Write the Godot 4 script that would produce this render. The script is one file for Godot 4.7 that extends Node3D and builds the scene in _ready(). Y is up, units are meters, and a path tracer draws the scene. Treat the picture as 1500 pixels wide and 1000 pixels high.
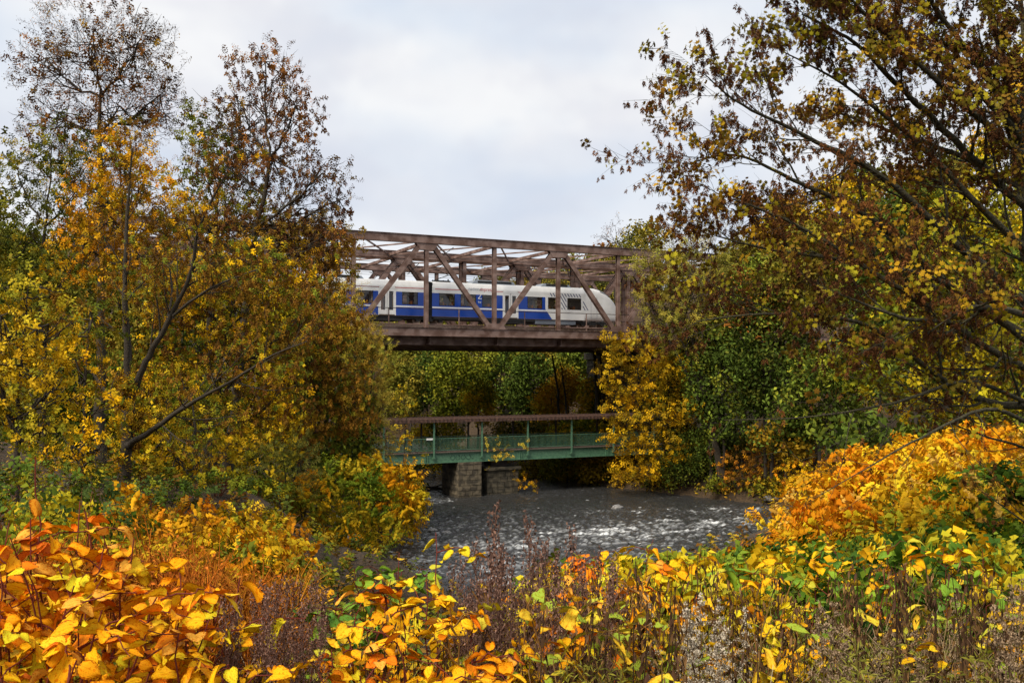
extends Node3D
# Autumn river valley: a train on a steel truss bridge, a roofed footbridge below it, trees and knotweed on both banks.

const CAM := Vector3(0, 11.6, 0)
const F := 1458.0
var rng := RandomNumberGenerator.new()
var names := {}
var M := {}
var lump := FastNoiseLite.new()
var fine := FastNoiseLite.new()

class MB:
	var v := PackedVector3Array()
	var n := PackedVector3Array()
	var c := PackedColorArray()
	var uv := PackedVector2Array()
	var ix := PackedInt32Array()
	var col := Color.WHITE
	func vert(p: Vector3, nn: Vector3, t := Vector2.ZERO) -> int:
		v.push_back(p); n.push_back(nn); c.push_back(col); uv.push_back(t)
		return v.size() - 1
	func tri_ix(a: int, b: int, d: int) -> void:
		ix.push_back(a); ix.push_back(d); ix.push_back(b)
	func quad(a: Vector3, b: Vector3, d: Vector3, e: Vector3) -> void:
		var nn := (b - a).cross(d - a).normalized()
		var i := vert(a, nn, Vector2(0, 0)); vert(b, nn, Vector2(1, 0)); vert(d, nn, Vector2(1, 1)); vert(e, nn, Vector2(0, 1))
		tri_ix(i, i + 1, i + 2); tri_ix(i, i + 2, i + 3)
	func tri(a: Vector3, b: Vector3, d: Vector3) -> void:
		var nn := (b - a).cross(d - a).normalized()
		var i := vert(a, nn); vert(b, nn); vert(d, nn)
		tri_ix(i, i + 1, i + 2)
	func hexa(p: Array) -> void:  # 0-3 bottom ring counter-clockwise from above, 4-7 top ring
		quad(p[3], p[2], p[1], p[0]); quad(p[4], p[5], p[6], p[7])
		for i in 4:
			var j := (i + 1) % 4
			quad(p[i], p[j], p[j + 4], p[i + 4])
	func box(lo: Vector3, hi: Vector3) -> void:
		hexa([Vector3(lo.x, lo.y, hi.z), Vector3(hi.x, lo.y, hi.z), Vector3(hi.x, lo.y, lo.z), Vector3(lo.x, lo.y, lo.z),
			Vector3(lo.x, hi.y, hi.z), Vector3(hi.x, hi.y, hi.z), Vector3(hi.x, hi.y, lo.z), Vector3(lo.x, hi.y, lo.z)])
	func beam(a: Vector3, b: Vector3, w: float, h: float, side := Vector3(0, 0, 1)) -> void:  # w across side, h across the other
		var d := (b - a).normalized()
		var s := (side - d * side.dot(d)).normalized()
		var t := d.cross(s).normalized()
		s *= w * 0.5; t *= h * 0.5
		var r := [a + s - t, a + s + t, a - s + t, a - s - t, b + s - t, b + s + t, b - s + t, b - s - t]
		if (r[1] - r[0]).cross(r[2] - r[0]).dot(b - a) < 0.0:
			r = [r[3], r[2], r[1], r[0], r[7], r[6], r[5], r[4]]
		hexa(r)
	func tube(path: PackedVector3Array, rad: PackedFloat32Array, sides: int) -> void:
		var m := path.size()
		var prev := Vector3.ZERO
		var base := v.size()
		for i in m:
			var d := (path[mini(i + 1, m - 1)] - path[maxi(i - 1, 0)]).normalized()
			var s := prev
			if i == 0:
				s = Vector3.UP.cross(d)
				if s.length() < 0.1:
					s = Vector3.RIGHT.cross(d)
			s = (s - d * s.dot(d)).normalized()
			prev = s
			var t := d.cross(s)
			for k in sides:
				var a := TAU * k / sides
				var nn := s * cos(a) + t * sin(a)
				vert(path[i] + nn * rad[i], nn, Vector2(float(k) / sides, float(i)))
		for i in m - 1:
			for k in sides:
				var k2 := (k + 1) % sides
				var p := base + i * sides
				tri_ix(p + k, p + k2, p + sides + k2); tri_ix(p + k, p + sides + k2, p + sides + k)
	func rod(a: Vector3, b: Vector3, r: float, sides := 6) -> void:
		tube(PackedVector3Array([a, b]), PackedFloat32Array([r, r]), sides)
	func disc(p: Vector3, axis: Vector3, r: float, th: float, sides := 16) -> void:
		axis = axis.normalized()
		var s := axis.cross(Vector3.UP)
		if s.length() < 0.1:
			s = axis.cross(Vector3.RIGHT)
		s = s.normalized()
		var t := axis.cross(s)
		var a := p - axis * th * 0.5
		var b := p + axis * th * 0.5
		for k in sides:
			var e := s * cos(TAU * k / sides) * r + t * sin(TAU * k / sides) * r
			var f := s * cos(TAU * (k + 1) / sides) * r + t * sin(TAU * (k + 1) / sides) * r
			quad(a + e, a + f, b + f, b + e)
			tri(b, b + e, b + f); tri(a, a + f, a + e)
	func mesh() -> ArrayMesh:
		var arr := []
		arr.resize(Mesh.ARRAY_MAX)
		arr[Mesh.ARRAY_VERTEX] = v; arr[Mesh.ARRAY_NORMAL] = n; arr[Mesh.ARRAY_COLOR] = c; arr[Mesh.ARRAY_TEX_UV] = uv; arr[Mesh.ARRAY_INDEX] = ix
		var m := ArrayMesh.new()
		m.add_surface_from_arrays(Mesh.PRIMITIVE_TRIANGLES, arr)
		return m

func rf(a: float, b: float) -> float:
	return rng.randf_range(a, b)

func rv() -> Vector3:
	return Vector3(rng.randfn(), rng.randfn(), rng.randfn()).normalized()

func at(px: float, py: float, depth: float) -> Vector3:  # a point of the place, from where the photograph shows it and how far off it is
	return CAM + Vector3((px - 750.0) / F * depth, (547.0 - py) / F * depth, -depth)

func s2l(r: float, g: float, b: float) -> Color:
	return Color(r / 255.0, g / 255.0, b / 255.0).srgb_to_linear()

func lin(r: float, g: float, b: float) -> Color:
	return Color(r, g, b)

func numbered(called: String) -> String:
	names[called] = names.get(called, -1) + 1
	return called if names[called] == 0 else "%s_%03d" % [called, names[called]]

func tag(o: Node, label: String, category: String, group := "", kind := "") -> void:
	if label: o.set_meta("label", label)
	if category: o.set_meta("category", category)
	if group: o.set_meta("group", group)
	if kind: o.set_meta("kind", kind)

func thing(called: String, label: String, category: String, xf := Transform3D(), group := "") -> Node3D:
	var o := Node3D.new()
	o.name = numbered(called)
	add_child(o)
	o.transform = xf
	tag(o, label, category, group)
	return o

func part(called: String, mesh: Mesh, mat: Material, parent: Node, kind := "") -> MeshInstance3D:
	var o := MeshInstance3D.new()
	o.name = numbered(called) if parent == self else called
	o.mesh = mesh
	o.material_override = mat
	parent.add_child(o, true)
	if kind: o.set_meta("kind", kind)
	return o

func scatter(called: String, mesh: Mesh, mat: Material, xs: Array, cols: PackedColorArray, parent: Node) -> MultiMeshInstance3D:
	var mm := MultiMesh.new()
	mm.transform_format = MultiMesh.TRANSFORM_3D
	mm.use_colors = true
	mm.mesh = mesh
	mm.instance_count = xs.size()
	for i in xs.size():
		mm.set_instance_transform(i, xs[i])
		mm.set_instance_color(i, cols[i])
	var o := MultiMeshInstance3D.new()
	o.name = numbered(called) if parent == self else called
	o.multimesh = mm
	o.material_override = mat
	parent.add_child(o, true)
	o.set_meta("kind", "stuff")
	return o

func noise_tex(freq: float, a: Color, b: Color, seed_: int, size := 512, oct := 5, lo := 0.3, hi := 0.7) -> ImageTexture:
	var nz := FastNoiseLite.new()
	nz.seed = seed_; nz.frequency = freq; nz.fractal_octaves = oct; nz.noise_type = FastNoiseLite.TYPE_SIMPLEX_SMOOTH
	var src := nz.get_seamless_image(size, size)
	var im := Image.create(size, size, false, Image.FORMAT_RGB8)
	for y in size:
		for x in size:
			var t := smoothstep(lo, hi, src.get_pixel(x, y).r)
			im.set_pixel(x, y, a.lerp(b, t))
	return ImageTexture.create_from_image(im)

func mat(color: Color, rough := 0.7, metal := 0.0) -> StandardMaterial3D:
	var m := StandardMaterial3D.new()
	m.albedo_color = color.linear_to_srgb()
	m.roughness = rough
	m.metallic = metal
	return m

func grained(a: Color, b: Color, scale: float, rough: float, seed_: int, relief := 0.0, freq := 0.012) -> StandardMaterial3D:
	var m := StandardMaterial3D.new()
	m.albedo_texture = noise_tex(freq, a.linear_to_srgb(), b.linear_to_srgb(), seed_)
	m.uv1_triplanar = true
	m.uv1_world_triplanar = true
	m.uv1_scale = Vector3.ONE * scale
	m.roughness = rough
	if relief > 0.0:
		m.heightmap_enabled = true
		m.heightmap_texture = noise_tex(0.03, Color.BLACK, Color.WHITE, seed_ + 50, 512, 4, 0.2, 0.8)
		m.heightmap_scale = relief
	return m

func leaf_mat(backlit: float, rough := 0.55, tex: Texture2D = null) -> StandardMaterial3D:
	var m := StandardMaterial3D.new()
	m.vertex_color_use_as_albedo = true
	m.roughness = rough
	m.metallic_specular = 0.12
	m.cull_mode = BaseMaterial3D.CULL_DISABLED
	m.backlight_enabled = true
	m.backlight = Color(backlit, backlit, backlit)
	if tex:
		m.albedo_texture = tex
	return m

func _ready() -> void:
	rng.seed = 20241
	lump.seed = 7; lump.frequency = 0.11; lump.fractal_octaves = 3
	fine.seed = 11; fine.frequency = 0.9; fine.fractal_octaves = 3
	# camera
	var cam := Camera3D.new()
	cam.name = "camera"
	cam.fov = rad_to_deg(2.0 * atan(500.0 / F))
	cam.far = 3000.0
	cam.near = 0.1
	add_child(cam)
	cam.position = CAM
	cam.rotation = Vector3(atan(47.0 / F), 0, 0)
	cam.current = true
	# sky and sun
	var env := Environment.new()
	env.background_mode = Environment.BG_SKY
	env.sky = Sky.new()
	env.sky.sky_material = overcast_sky()
	env.tonemap_mode = Environment.TONE_MAPPER_LINEAR
	env.tonemap_exposure = 3.2
	env.sdfgi_enabled = true
	env.ssao_enabled = true
	env.ssil_enabled = true
	env.fog_enabled = false
	env.fog_density = 0.0006
	env.fog_light_color = Color(0.78, 0.82, 0.86)
	var we := WorldEnvironment.new()
	we.name = "world_environment"
	we.environment = env
	add_child(we)
	var sun := DirectionalLight3D.new()
	sun.name = "sun"
	sun.light_energy = 0.5
	sun.light_angular_distance = 26.0
	sun.light_color = Color(1.0, 0.955, 0.88)
	sun.shadow_enabled = true
	sun.rotation_degrees = Vector3(-48, -38, 0)
	add_child(sun)
	make_materials()
	make_terrain()
	make_water()
	make_rail_bridges()
	make_train()
	make_footbridge()
	make_bank_pieces()
	make_sprays()
	make_woods()
	make_left_trees()
	make_right_trees()
	make_bank_shrubs()
	make_undergrowth()

func overcast_sky() -> PanoramaSkyMaterial:
	var w := 1024
	var h := 512
	var im := Image.create(w, h, false, Image.FORMAT_RGBF)
	var nz := FastNoiseLite.new()
	nz.seed = 5; nz.frequency = 1.0; nz.fractal_octaves = 4
	var nb := FastNoiseLite.new()
	nb.seed = 21; nb.frequency = 1.0; nb.fractal_octaves = 5; nb.domain_warp_enabled = true; nb.domain_warp_amplitude = 0.4; nb.domain_warp_frequency = 1.2
	var white := s2l(240, 241, 243)
	var blue := s2l(188, 206, 229)
	var lilac := s2l(208, 210, 222)
	# broad openings in the cloud layer and lit heaps: azimuth, elevation, half widths (radians), amount
	var spots := [[0.09, 0.335, 0.16, 0.055, 1.0], [-0.10, 0.29, 0.09, 0.05, 0.9], [0.20, 0.29, 0.08, 0.05, 0.7], [0.02, 0.185, 0.22, 0.03, 0.75], [-0.02, 0.235, 0.14, 0.035, -0.75], [0.06, 0.245, 0.05, 0.02, -0.5]]
	for y in h:
		var el := PI * (0.5 - (y + 0.5) / h)
		for x in w:
			var az := TAU * ((x + 0.5) / w - 0.5)
			var d := Vector3(sin(az) * cos(el), sin(el), -cos(az) * cos(el))
			var up := maxf(el, 0.0)
			var q := Vector3(d.x * 2.6, up * 6.5, d.z * 2.6)
			var t := 0.24 + 0.7 * nz.get_noise_3dv(q)
			for s in spots:
				var a: float = (az - s[0]) / s[2]
				var e: float = (el - s[1]) / s[3]
				t += float(s[4]) * exp(-a * a - e * e)
			t += 0.28 * nb.get_noise_3dv(q * 2.2)
			var col := white.lerp(blue, clampf(t, 0.0, 1.0))
			col = col.lerp(lilac, clampf(0.08 + 0.8 * nb.get_noise_3dv(q * 1.3 + Vector3(9, 3, 1)), 0.0, 0.45))
			if el < 0.0:
				col = white.lerp(Color(0.12, 0.12, 0.1), smoothstep(0.0, 0.12, -el))
			im.set_pixel(x, y, Color(col.r * 0.335, col.g * 0.335, col.b * 0.335))
	var m := PanoramaSkyMaterial.new()
	m.panorama = ImageTexture.create_from_image(im)
	return m

func make_materials() -> void:
	M.steel = grained(s2l(86, 62, 52), s2l(130, 108, 100), 0.13, 0.65, 3, 0.0, 0.012)
	M.steel_dark = grained(s2l(52, 42, 38), s2l(74, 60, 54), 0.3, 0.7, 4, 0.0, 0.02)
	M.rust = grained(s2l(56, 38, 32), s2l(86, 60, 48), 0.5, 0.85, 5)
	M.green_paint = grained(s2l(66, 102, 80), s2l(88, 124, 98), 0.4, 0.5, 6, 0.0, 0.02)
	M.stone = grained(s2l(54, 50, 40), s2l(92, 84, 68), 0.22, 0.9, 8, 0.5, 0.014)
	M.stone_light = grained(s2l(60, 54, 43), s2l(110, 99, 80), 0.2, 0.9, 9, 0.5, 0.014)
	M.boulder = grained(s2l(78, 76, 74), s2l(150, 148, 146), 0.8, 0.75, 10, 2.0, 0.02)
	M.earth = grained(s2l(40, 31, 21), s2l(82, 63, 38), 0.35, 0.95, 12, 3.0, 0.03)
	M.bark = grained(s2l(34, 28, 21), s2l(66, 57, 43), 1.6, 0.9, 14, 1.2, 0.03)
	M.bark_moss = grained(s2l(36, 32, 21), s2l(74, 68, 40), 1.3, 0.9, 15, 1.2, 0.02)
	M.bark_far = mat(s2l(52, 44, 34), 0.9)
	M.white_paint = grained(s2l(226, 226, 224), s2l(236, 236, 235), 0.15, 0.3, 16)
	M.blue_paint = mat(s2l(22, 66, 158), 0.28)
	M.red_paint = mat(s2l(196, 60, 60), 0.4)
	M.grey_paint = mat(s2l(140, 144, 154), 0.5)
	M.navy_paint = mat(s2l(78, 86, 120), 0.4)
	M.dark_gear = grained(s2l(24, 24, 25), s2l(46, 45, 44), 0.8, 0.6, 17)
	M.roof_gear = mat(s2l(120, 128, 138), 0.45)
	M.rubber = mat(s2l(20, 20, 22), 0.7)
	M.seat = mat(s2l(150, 86, 38), 0.8)
	M.interior = mat(s2l(168, 150, 128), 0.7)
	M.rail_steel = mat(s2l(150, 128, 112), 0.35, 0.7)
	M.sleeper = mat(s2l(96, 84, 74), 0.9)
	M.glass = mat(s2l(58, 50, 44), 0.04)
	M.glass.transparency = BaseMaterial3D.TRANSPARENCY_ALPHA
	M.glass.albedo_color.a = 0.32
	M.wind_glass = mat(s2l(22, 24, 28), 0.06)
	M.graffiti = mat(s2l(26, 58, 46), 0.6)
	M.leaf = leaf_mat(0.45, 0.6)
	M.leaf_far = leaf_mat(0.4, 0.7)
	M.dry = leaf_mat(0.15, 0.85)
	M.wood_tint = StandardMaterial3D.new()
	M.wood_tint.vertex_color_use_as_albedo = true
	M.wood_tint.roughness = 0.8
	M.wood_tint.metallic_specular = 0.2

# ---------- ground and river ----------
var river := PackedVector2Array([Vector2(-34, 170), Vector2(-15, 118), Vector2(-9.4, 100), Vector2(-7.2, 84), Vector2(-7.3, 73), Vector2(-9.6, 64), Vector2(-10.8, 57), Vector2(-7.5, 49), Vector2(0, 43),
	Vector2(10, 42.5), Vector2(22, 48), Vector2(40, 55), Vector2(75, 56), Vector2(78, 70), Vector2(45, 74), Vector2(30, 82), Vector2(23, 88), Vector2(15, 97), Vector2(10, 103), Vector2(6, 111), Vector2(-2, 128), Vector2(-16, 175)])
var spots_h := [
	[0, 0, 9.75], [-6, 1, 10.1], [7, 1, 9.9], [0, -14, 10.2], [-20, -10, 12], [22, -10, 12], [-2.5, 5, 9.55], [3, 5, 9.45], [0, 8, 8.8], [5, 8, 8.95], [-5, 11, 8.4], [-1, 14, 6.9],
	[3, 15, 7.0], [8, 18, 7.5], [14, 20, 8.3], [10.6, 28, 7.6], [7, 25, 6.1], [14, 29, 8.1], [20, 28, 8.6], [32, 24, 10], [-6.8, 22, 7.1], [-11.3, 29, 8.5], [-20, 30, 10], [-34, 20, 13], [0, 25, 4.0], [1, 35, 1.4],
	[12, 37, 3.2], [24, 40, 4.5], [40, 44, 5.0], [60, 30, 12], [-9, 38, 4.6], [-16, 46, 6.0], [-24, 60, 6.5], [-14, 62, 3.4], [-12, 75, 2.6], [-16, 90, 3.4], [-28, 85, 8.5], [-45, 70, 13], [-24, 112, 6], [-50, 110, 15],
	[15, 108, 3.2], [22, 100, 4.0], [30, 95, 5.5], [34, 108, 9.5], [48, 90, 11], [60, 80, 12], [45, 130, 18], [80, 100, 22], [10, 125, 5], [20, 140, 11], [5, 160, 12], [-10, 190, 15], [30, 180, 24], [-40, 190, 18], [-80, 160, 26],
	[90, 160, 34], [0, 260, 34], [-100, 260, 44], [100, 260, 52], [0, 420, 48], [-250, 200, 50], [250, 200, 60], [-120, 40, 26], [120, 30, 24], [-150, -60, 26], [150, -60, 26], [0, -80, 16]]

func river_distance(p: Vector2) -> float:  # negative in the river
	var best := 1e9
	for i in river.size():
		best = minf(best, p.distance_squared_to(Geometry2D.get_closest_point_to_segment(p, river[i], river[(i + 1) % river.size()])))
	best = sqrt(best)
	return -best if Geometry2D.is_point_in_polygon(p, river) else best

func ground(x: float, depth: float) -> float:
	var ws := 0.0
	var hs := 0.0
	for s in spots_h:
		var dx: float = x - s[0]
		var dz: float = depth - s[1]
		var d2 := dx * dx + dz * dz + 2.0
		var w := 1.0 / (d2 * d2)
		ws += w
		hs += w * float(s[2])
	var y := hs / ws
	if depth > 36.0 and depth < 185.0 and x > -42.0 and x < 85.0:
		var rd := river_distance(Vector2(x, depth))
		if rd < 0.0:
			y = maxf(-0.9, rd * 0.5)
		else:
			y = lerpf(minf(y, 0.1 + rd * 0.7), y, smoothstep(2.0, 9.0, rd))
	return y + lump.get_noise_2d(x * 3.0, depth * 3.0) * 0.16

func make_terrain() -> void:
	var xs := []
	var ds := []
	var x := 0.0
	while x < 420.0:
		xs.append(x)
		if x > 0.0: xs.push_front(-x)
		x += 0.9 + x * 0.022
	var d := -80.0
	while d < 620.0:
		ds.append(d)
		d += 3.0 if d < -6.0 else 0.9 + maxf(d, 0.0) * 0.012
	var b := MB.new()
	var nx := xs.size()
	for j in ds.size():
		for i in nx:
			b.vert(Vector3(xs[i], ground(xs[i], ds[j]), -ds[j]), Vector3.UP)
	for j in ds.size() - 1:
		for i in nx - 1:
			var k := j * nx + i
			b.tri_ix(k, k + 1, k + nx + 1); b.tri_ix(k, k + nx + 1, k + nx)
	for j in ds.size():
		for i in nx:
			var k := j * nx + i
			var dx: Vector3 = b.v[j * nx + mini(i + 1, nx - 1)] - b.v[j * nx + maxi(i - 1, 0)]
			var dz: Vector3 = b.v[mini(j + 1, ds.size() - 1) * nx + i] - b.v[maxi(j - 1, 0) * nx + i]
			var nn := dx.cross(dz).normalized()
			b.n[k] = nn if nn.y > 0.0 else -nn
	var o := part("ground", b.mesh(), M.earth, self)
	o.set_meta("kind", "structure")

func make_water() -> void:
	var w1 := FastNoiseLite.new()
	w1.seed = 31; w1.frequency = 1.05; w1.fractal_octaves = 3; w1.fractal_gain = 0.6
	var w2 := FastNoiseLite.new()
	w2.seed = 33; w2.frequency = 0.16; w2.fractal_octaves = 2
	var fo := FastNoiseLite.new()
	fo.seed = 36; fo.frequency = 0.55; fo.fractal_octaves = 5; fo.fractal_gain = 0.75
	# riffles: plan centre (x, depth), half sizes, strength
	var riff := [[8.0, 73.0, 6.5, 5.0, 1.0], [16.0, 78.0, 6.0, 3.0, 0.8], [-1.0, 67.0, 6.0, 4.0, 0.85], [2.0, 58.0, 8.0, 4.5, 0.9], [-8.0, 92.0, 3.0, 5.0, 0.75], [12.0, 84.0, 8.0, 2.0, 0.55], [20.0, 85.5, 4.0, 2.5, 0.75], [-9.0, 60.0, 3.0, 3.0, 0.6]]
	var b := MB.new()
	var xs := []
	var x := -36.0
	while x <= 80.0:
		xs.append(x)
		x += 0.17 if x > -13.0 and x < 26.0 else 1.2
	var ds := []
	var d := 38.0
	while d < 190.0:
		ds.append(d)
		d += 0.17 if d < 100.0 and d > 44.0 else 0.5 if d < 125.0 else 2.0
	var nx := xs.size()
	var dark := lin(0.034, 0.035, 0.034)
	var white := lin(0.8, 0.82, 0.83)
	for j in ds.size():
		for i in nx:
			var px: float = xs[i]
			var pd: float = ds[j]
			var r := 0.0
			for q in riff:
				var a: float = (px - q[0]) / q[2]
				var e: float = (pd - q[1]) / q[3]
				r += float(q[4]) * exp(-a * a - e * e)
			var calm := smoothstep(104.0, 80.0, pd)
			var amp := 0.05 + 0.15 * calm + 0.05 * minf(r, 1.2)
			var hgt := w1.get_noise_2d(px * 1.0, pd * 1.25) * amp + w2.get_noise_2d(px, pd * 1.6) * (0.03 + 0.13 * minf(r, 1.0))
			var f := fo.get_noise_2d(px * 0.6, pd * 1.7) + 0.35 * fo.get_noise_2d(px * 4.0 + 70.0, pd * 5.0)
			var foam_glint := smoothstep(0.44, 0.9, r * 0.52 + f * 1.0) * clampf(0.6 + 1.6 * fo.get_noise_2d(px * 7.0, pd * 9.0), 0.1, 1.0)
			foam_glint = maxf(foam_glint, 0.34 * smoothstep(90.0, 68.0, pd) * smoothstep(0.2, 0.55, w1.get_noise_2d(px * 1.0, pd * 1.25) + 0.45 * fo.get_noise_2d(px * 5.0, pd * 9.0) + 0.12 * r - 0.1 + 0.25 * w2.get_noise_2d(px * 0.7 + 40.0, pd)))  # adds pale sparkle flecks on ripple crests, glints painted in to brighten the water
			b.col = dark.lerp(white, foam_glint)
			b.vert(Vector3(px, hgt + foam_glint * 0.03, -pd), Vector3.UP)
	for j in ds.size() - 1:
		for i in nx - 1:
			var k := j * nx + i
			b.tri_ix(k, k + 1, k + nx + 1); b.tri_ix(k, k + nx + 1, k + nx)
	for j in ds.size():
		for i in nx:
			var k := j * nx + i
			var dx: Vector3 = b.v[j * nx + mini(i + 1, nx - 1)] - b.v[j * nx + maxi(i - 1, 0)]
			var dz: Vector3 = b.v[mini(j + 1, ds.size() - 1) * nx + i] - b.v[maxi(j - 1, 0) * nx + i]
			var nn := dx.cross(dz).normalized()
			b.n[k] = nn if nn.y > 0.0 else -nn
	var m := StandardMaterial3D.new()
	m.vertex_color_use_as_albedo = true
	m.roughness = 0.08
	m.uv1_triplanar = true
	m.uv1_world_triplanar = true
	m.uv1_scale = Vector3(0.2, 0.2, 0.33)
	m.heightmap_enabled = true
	m.heightmap_texture = noise_tex(0.035, Color.BLACK, Color.WHITE, 77, 512, 4, 0.15, 0.85)
	m.heightmap_scale = 3.5
	var o := part("river_water", b.mesh(), m, self)
	o.set_meta("kind", "structure")

# ---------- the railway bridges ----------
var ALONG := Vector3(0.8964, 0, -0.4432)
var OUT := Vector3(0.4432, 0, 0.8964)
const PANEL := 6.9

func bridge_frame(x: float, depth: float) -> Transform3D:
	return Transform3D(Basis(ALONG, Vector3.UP, OUT), Vector3(x, 0, -depth))

func h_member(a: Vector3, b: Vector3, face: float, deep: float, th := 0.05) -> ArrayMesh:  # two flanges that face across the bridge, joined by a web
	var m := MB.new()
	var z := Vector3(0, 0, deep * 0.5)
	m.beam(a + z, b + z, th, face)
	m.beam(a - z, b - z, th, face)
	m.beam(a, b, deep - th, th * 0.8)
	return m.mesh()

func chord(u0: float, u1: float, y0: float, y1: float, z: float, half: float, lip: float) -> ArrayMesh:
	var m := MB.new()
	m.box(Vector3(u0, y0 + 0.04, z - half), Vector3(u1, y1 - 0.04, z + half))
	m.box(Vector3(u0, y1 - 0.04, z - half - lip), Vector3(u1, y1, z + half + lip))
	m.box(Vector3(u0, y0, z - half - lip), Vector3(u1, y0 + 0.04, z + half + lip))
	return m.mesh()

const BC0 := 15.02
const BC1 := 15.82
const TC0 := 23.52
const TC1 := 24.28

func truss(o: Node3D, z: float, off: float, near: bool) -> void:
	var n0 := -5
	var n1 := 5
	part("bottom_chord", chord((n0 - 1) * PANEL + off, (n1 + 1) * PANEL + off, BC0, BC1, z, 0.2, 0.09), M.steel, o)
	part("top_chord", chord(n0 * PANEL + off - 0.4, n1 * PANEL + off + 0.4, TC0, TC1, z, 0.22, 0.1), M.steel, o)
	for k in range(n0, n1 + 1):
		var u := k * PANEL + off
		part("vertical", h_member(Vector3(u, BC1, z), Vector3(u, TC0, z), 0.34 if near else 0.38, 0.34), M.steel, o)
		if k % 2 != 0:  # a top joint: gusset plate, diagonals down both ways
			var g := MB.new()
			for s in [-1, 1]:
				var zz: float = z + s * 0.235
				var pts := [Vector3(u - 1.15, TC0 + 0.1, zz), Vector3(u + 1.15, TC0 + 0.1, zz), Vector3(u + 0.7, TC0 - 0.62, zz), Vector3(u - 0.7, TC0 - 0.62, zz)]
				var t := Vector3(0, 0, 0.014)
				g.hexa([pts[3] + t, pts[2] + t, pts[2] - t, pts[3] - t, pts[0] + t, pts[1] + t, pts[1] - t, pts[0] - t])
			part("gusset_plate", g.mesh(), M.steel, o)
			for s in [-1, 1]:
				var e: float = u + s * PANEL
				if absf(e - off) <= 6.1 * PANEL:
					part("diagonal", h_member(Vector3(u + s * 0.5, TC0 + 0.0, z), Vector3(e - s * 0.35, BC1 - 0.1, z), 0.42, 0.36), M.steel, o)
		else:
			var g := MB.new()
			for s in [-1, 1]:
				var zz: float = z + s * 0.235
				var t := Vector3(0, 0, 0.014)
				var pts := [Vector3(u - 0.85, BC1 + 0.5, zz), Vector3(u + 0.85, BC1 + 0.5, zz), Vector3(u + 1.15, BC1 - 0.15, zz), Vector3(u - 1.15, BC1 - 0.15, zz)]
				g.hexa([pts[3] + t, pts[2] + t, pts[2] - t, pts[3] - t, pts[0] + t, pts[1] + t, pts[1] - t, pts[0] - t])
			part("gusset_plate", g.mesh(), M.steel, o)

func bridge_floor(o: Node3D, z0: float, z1: float, off: float) -> void:  # z0 near truss, z1 far truss
	for k in range(-6, 7):
		var u := k * PANEL + off * 0.5
		part("floor_beam", chord2(u, 14.3, 15.5, z1 + 0.25, z0 - 0.25), M.steel, o)
		var s := MB.new()  # sway frame and top strut over the tracks
		if absi(k) <= 5:
			s.beam(Vector3(u, TC0 + 0.3, z0), Vector3(u + 0.2, TC0 + 0.3, z1), 0.24, 0.3, Vector3(1, 0, 0))
			part("top_strut", s.mesh(), M.steel, o)
		if k < 5 and absi(k) <= 5:
			var x := MB.new()
			x.beam(Vector3(u, TC0 + 0.42, z0), Vector3(u + PANEL, TC0 + 0.42, z1), 0.13, 0.13, Vector3.UP)
			part("top_brace", x.mesh(), M.steel, o)
			x = MB.new()
			x.beam(Vector3(u + PANEL, TC0 + 0.28, z0), Vector3(u, TC0 + 0.28, z1), 0.13, 0.13, Vector3.UP)
			part("top_brace", x.mesh(), M.steel, o)
	for i in 5:
		var m := MB.new()
		var z := lerpf(z0 - 1.2, z1 + 1.2, i / 4.0)
		m.box(Vector3(-6 * PANEL + off, 14.25, z - 0.14), Vector3(6 * PANEL + off, 15.5, z + 0.14))
		part("stringer", m.mesh(), M.steel, o)
	var d := MB.new()
	d.box(Vector3(-6 * PANEL + off, 15.5, z1 + 0.21), Vector3(6 * PANEL + off, 15.62, z0 - 0.21))
	part("deck_plate", d.mesh(), M.steel, o)
	for tr in [z0 - 3.3, z1 + 3.3]:
		var sl := MB.new()
		for k in 128:
			var u: float = -6 * PANEL + off + 0.4 + k * 0.64
			sl.box(Vector3(u - 0.12, 15.62, tr - 1.2), Vector3(u + 0.12, 15.99, tr + 1.2))
		part("sleepers", sl.mesh(), M.sleeper, o, "stuff")
		for s in [-1, 1]:
			var r := MB.new()
			var z: float = tr + s * 0.755
			r.box(Vector3(-6 * PANEL + off, 15.99, z - 0.06), Vector3(6 * PANEL + off, 16.02, z + 0.06))
			r.box(Vector3(-6 * PANEL + off, 16.02, z - 0.012), Vector3(6 * PANEL + off, 16.15, z + 0.012))
			r.box(Vector3(-6 * PANEL + off, 16.15, z - 0.035), Vector3(6 * PANEL + off, 16.2, z + 0.035))
			part("rail", r.mesh(), M.rail_steel, o)
		var w := MB.new()
		w.rod(Vector3(-41, 21.6, tr), Vector3(41, 21.6, tr), 0.02, 4)
		w.rod(Vector3(-41, 22.7, tr), Vector3(41, 22.7, tr), 0.018, 4)
		part("overhead_wire", w.mesh(), M.dark_gear, o)
		for u in [-18.0, -4.2, 9.6, 23.4]:
			var br := MB.new()
			br.rod(Vector3(u, 23.3, z0 if tr > (z0 + z1) * 0.5 else z1), Vector3(u, 22.7, tr), 0.035, 5)
			br.rod(Vector3(u, 21.9, z0 if tr > (z0 + z1) * 0.5 else z1), Vector3(u, 22.7, tr), 0.035, 5)
			br.rod(Vector3(u, 22.2, lerpf(z0 if tr > (z0 + z1) * 0.5 else z1, tr, 0.4)), Vector3(u, 21.64, tr), 0.025, 5)
			part("wire_bracket", br.mesh(), M.dark_gear, o)

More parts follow.
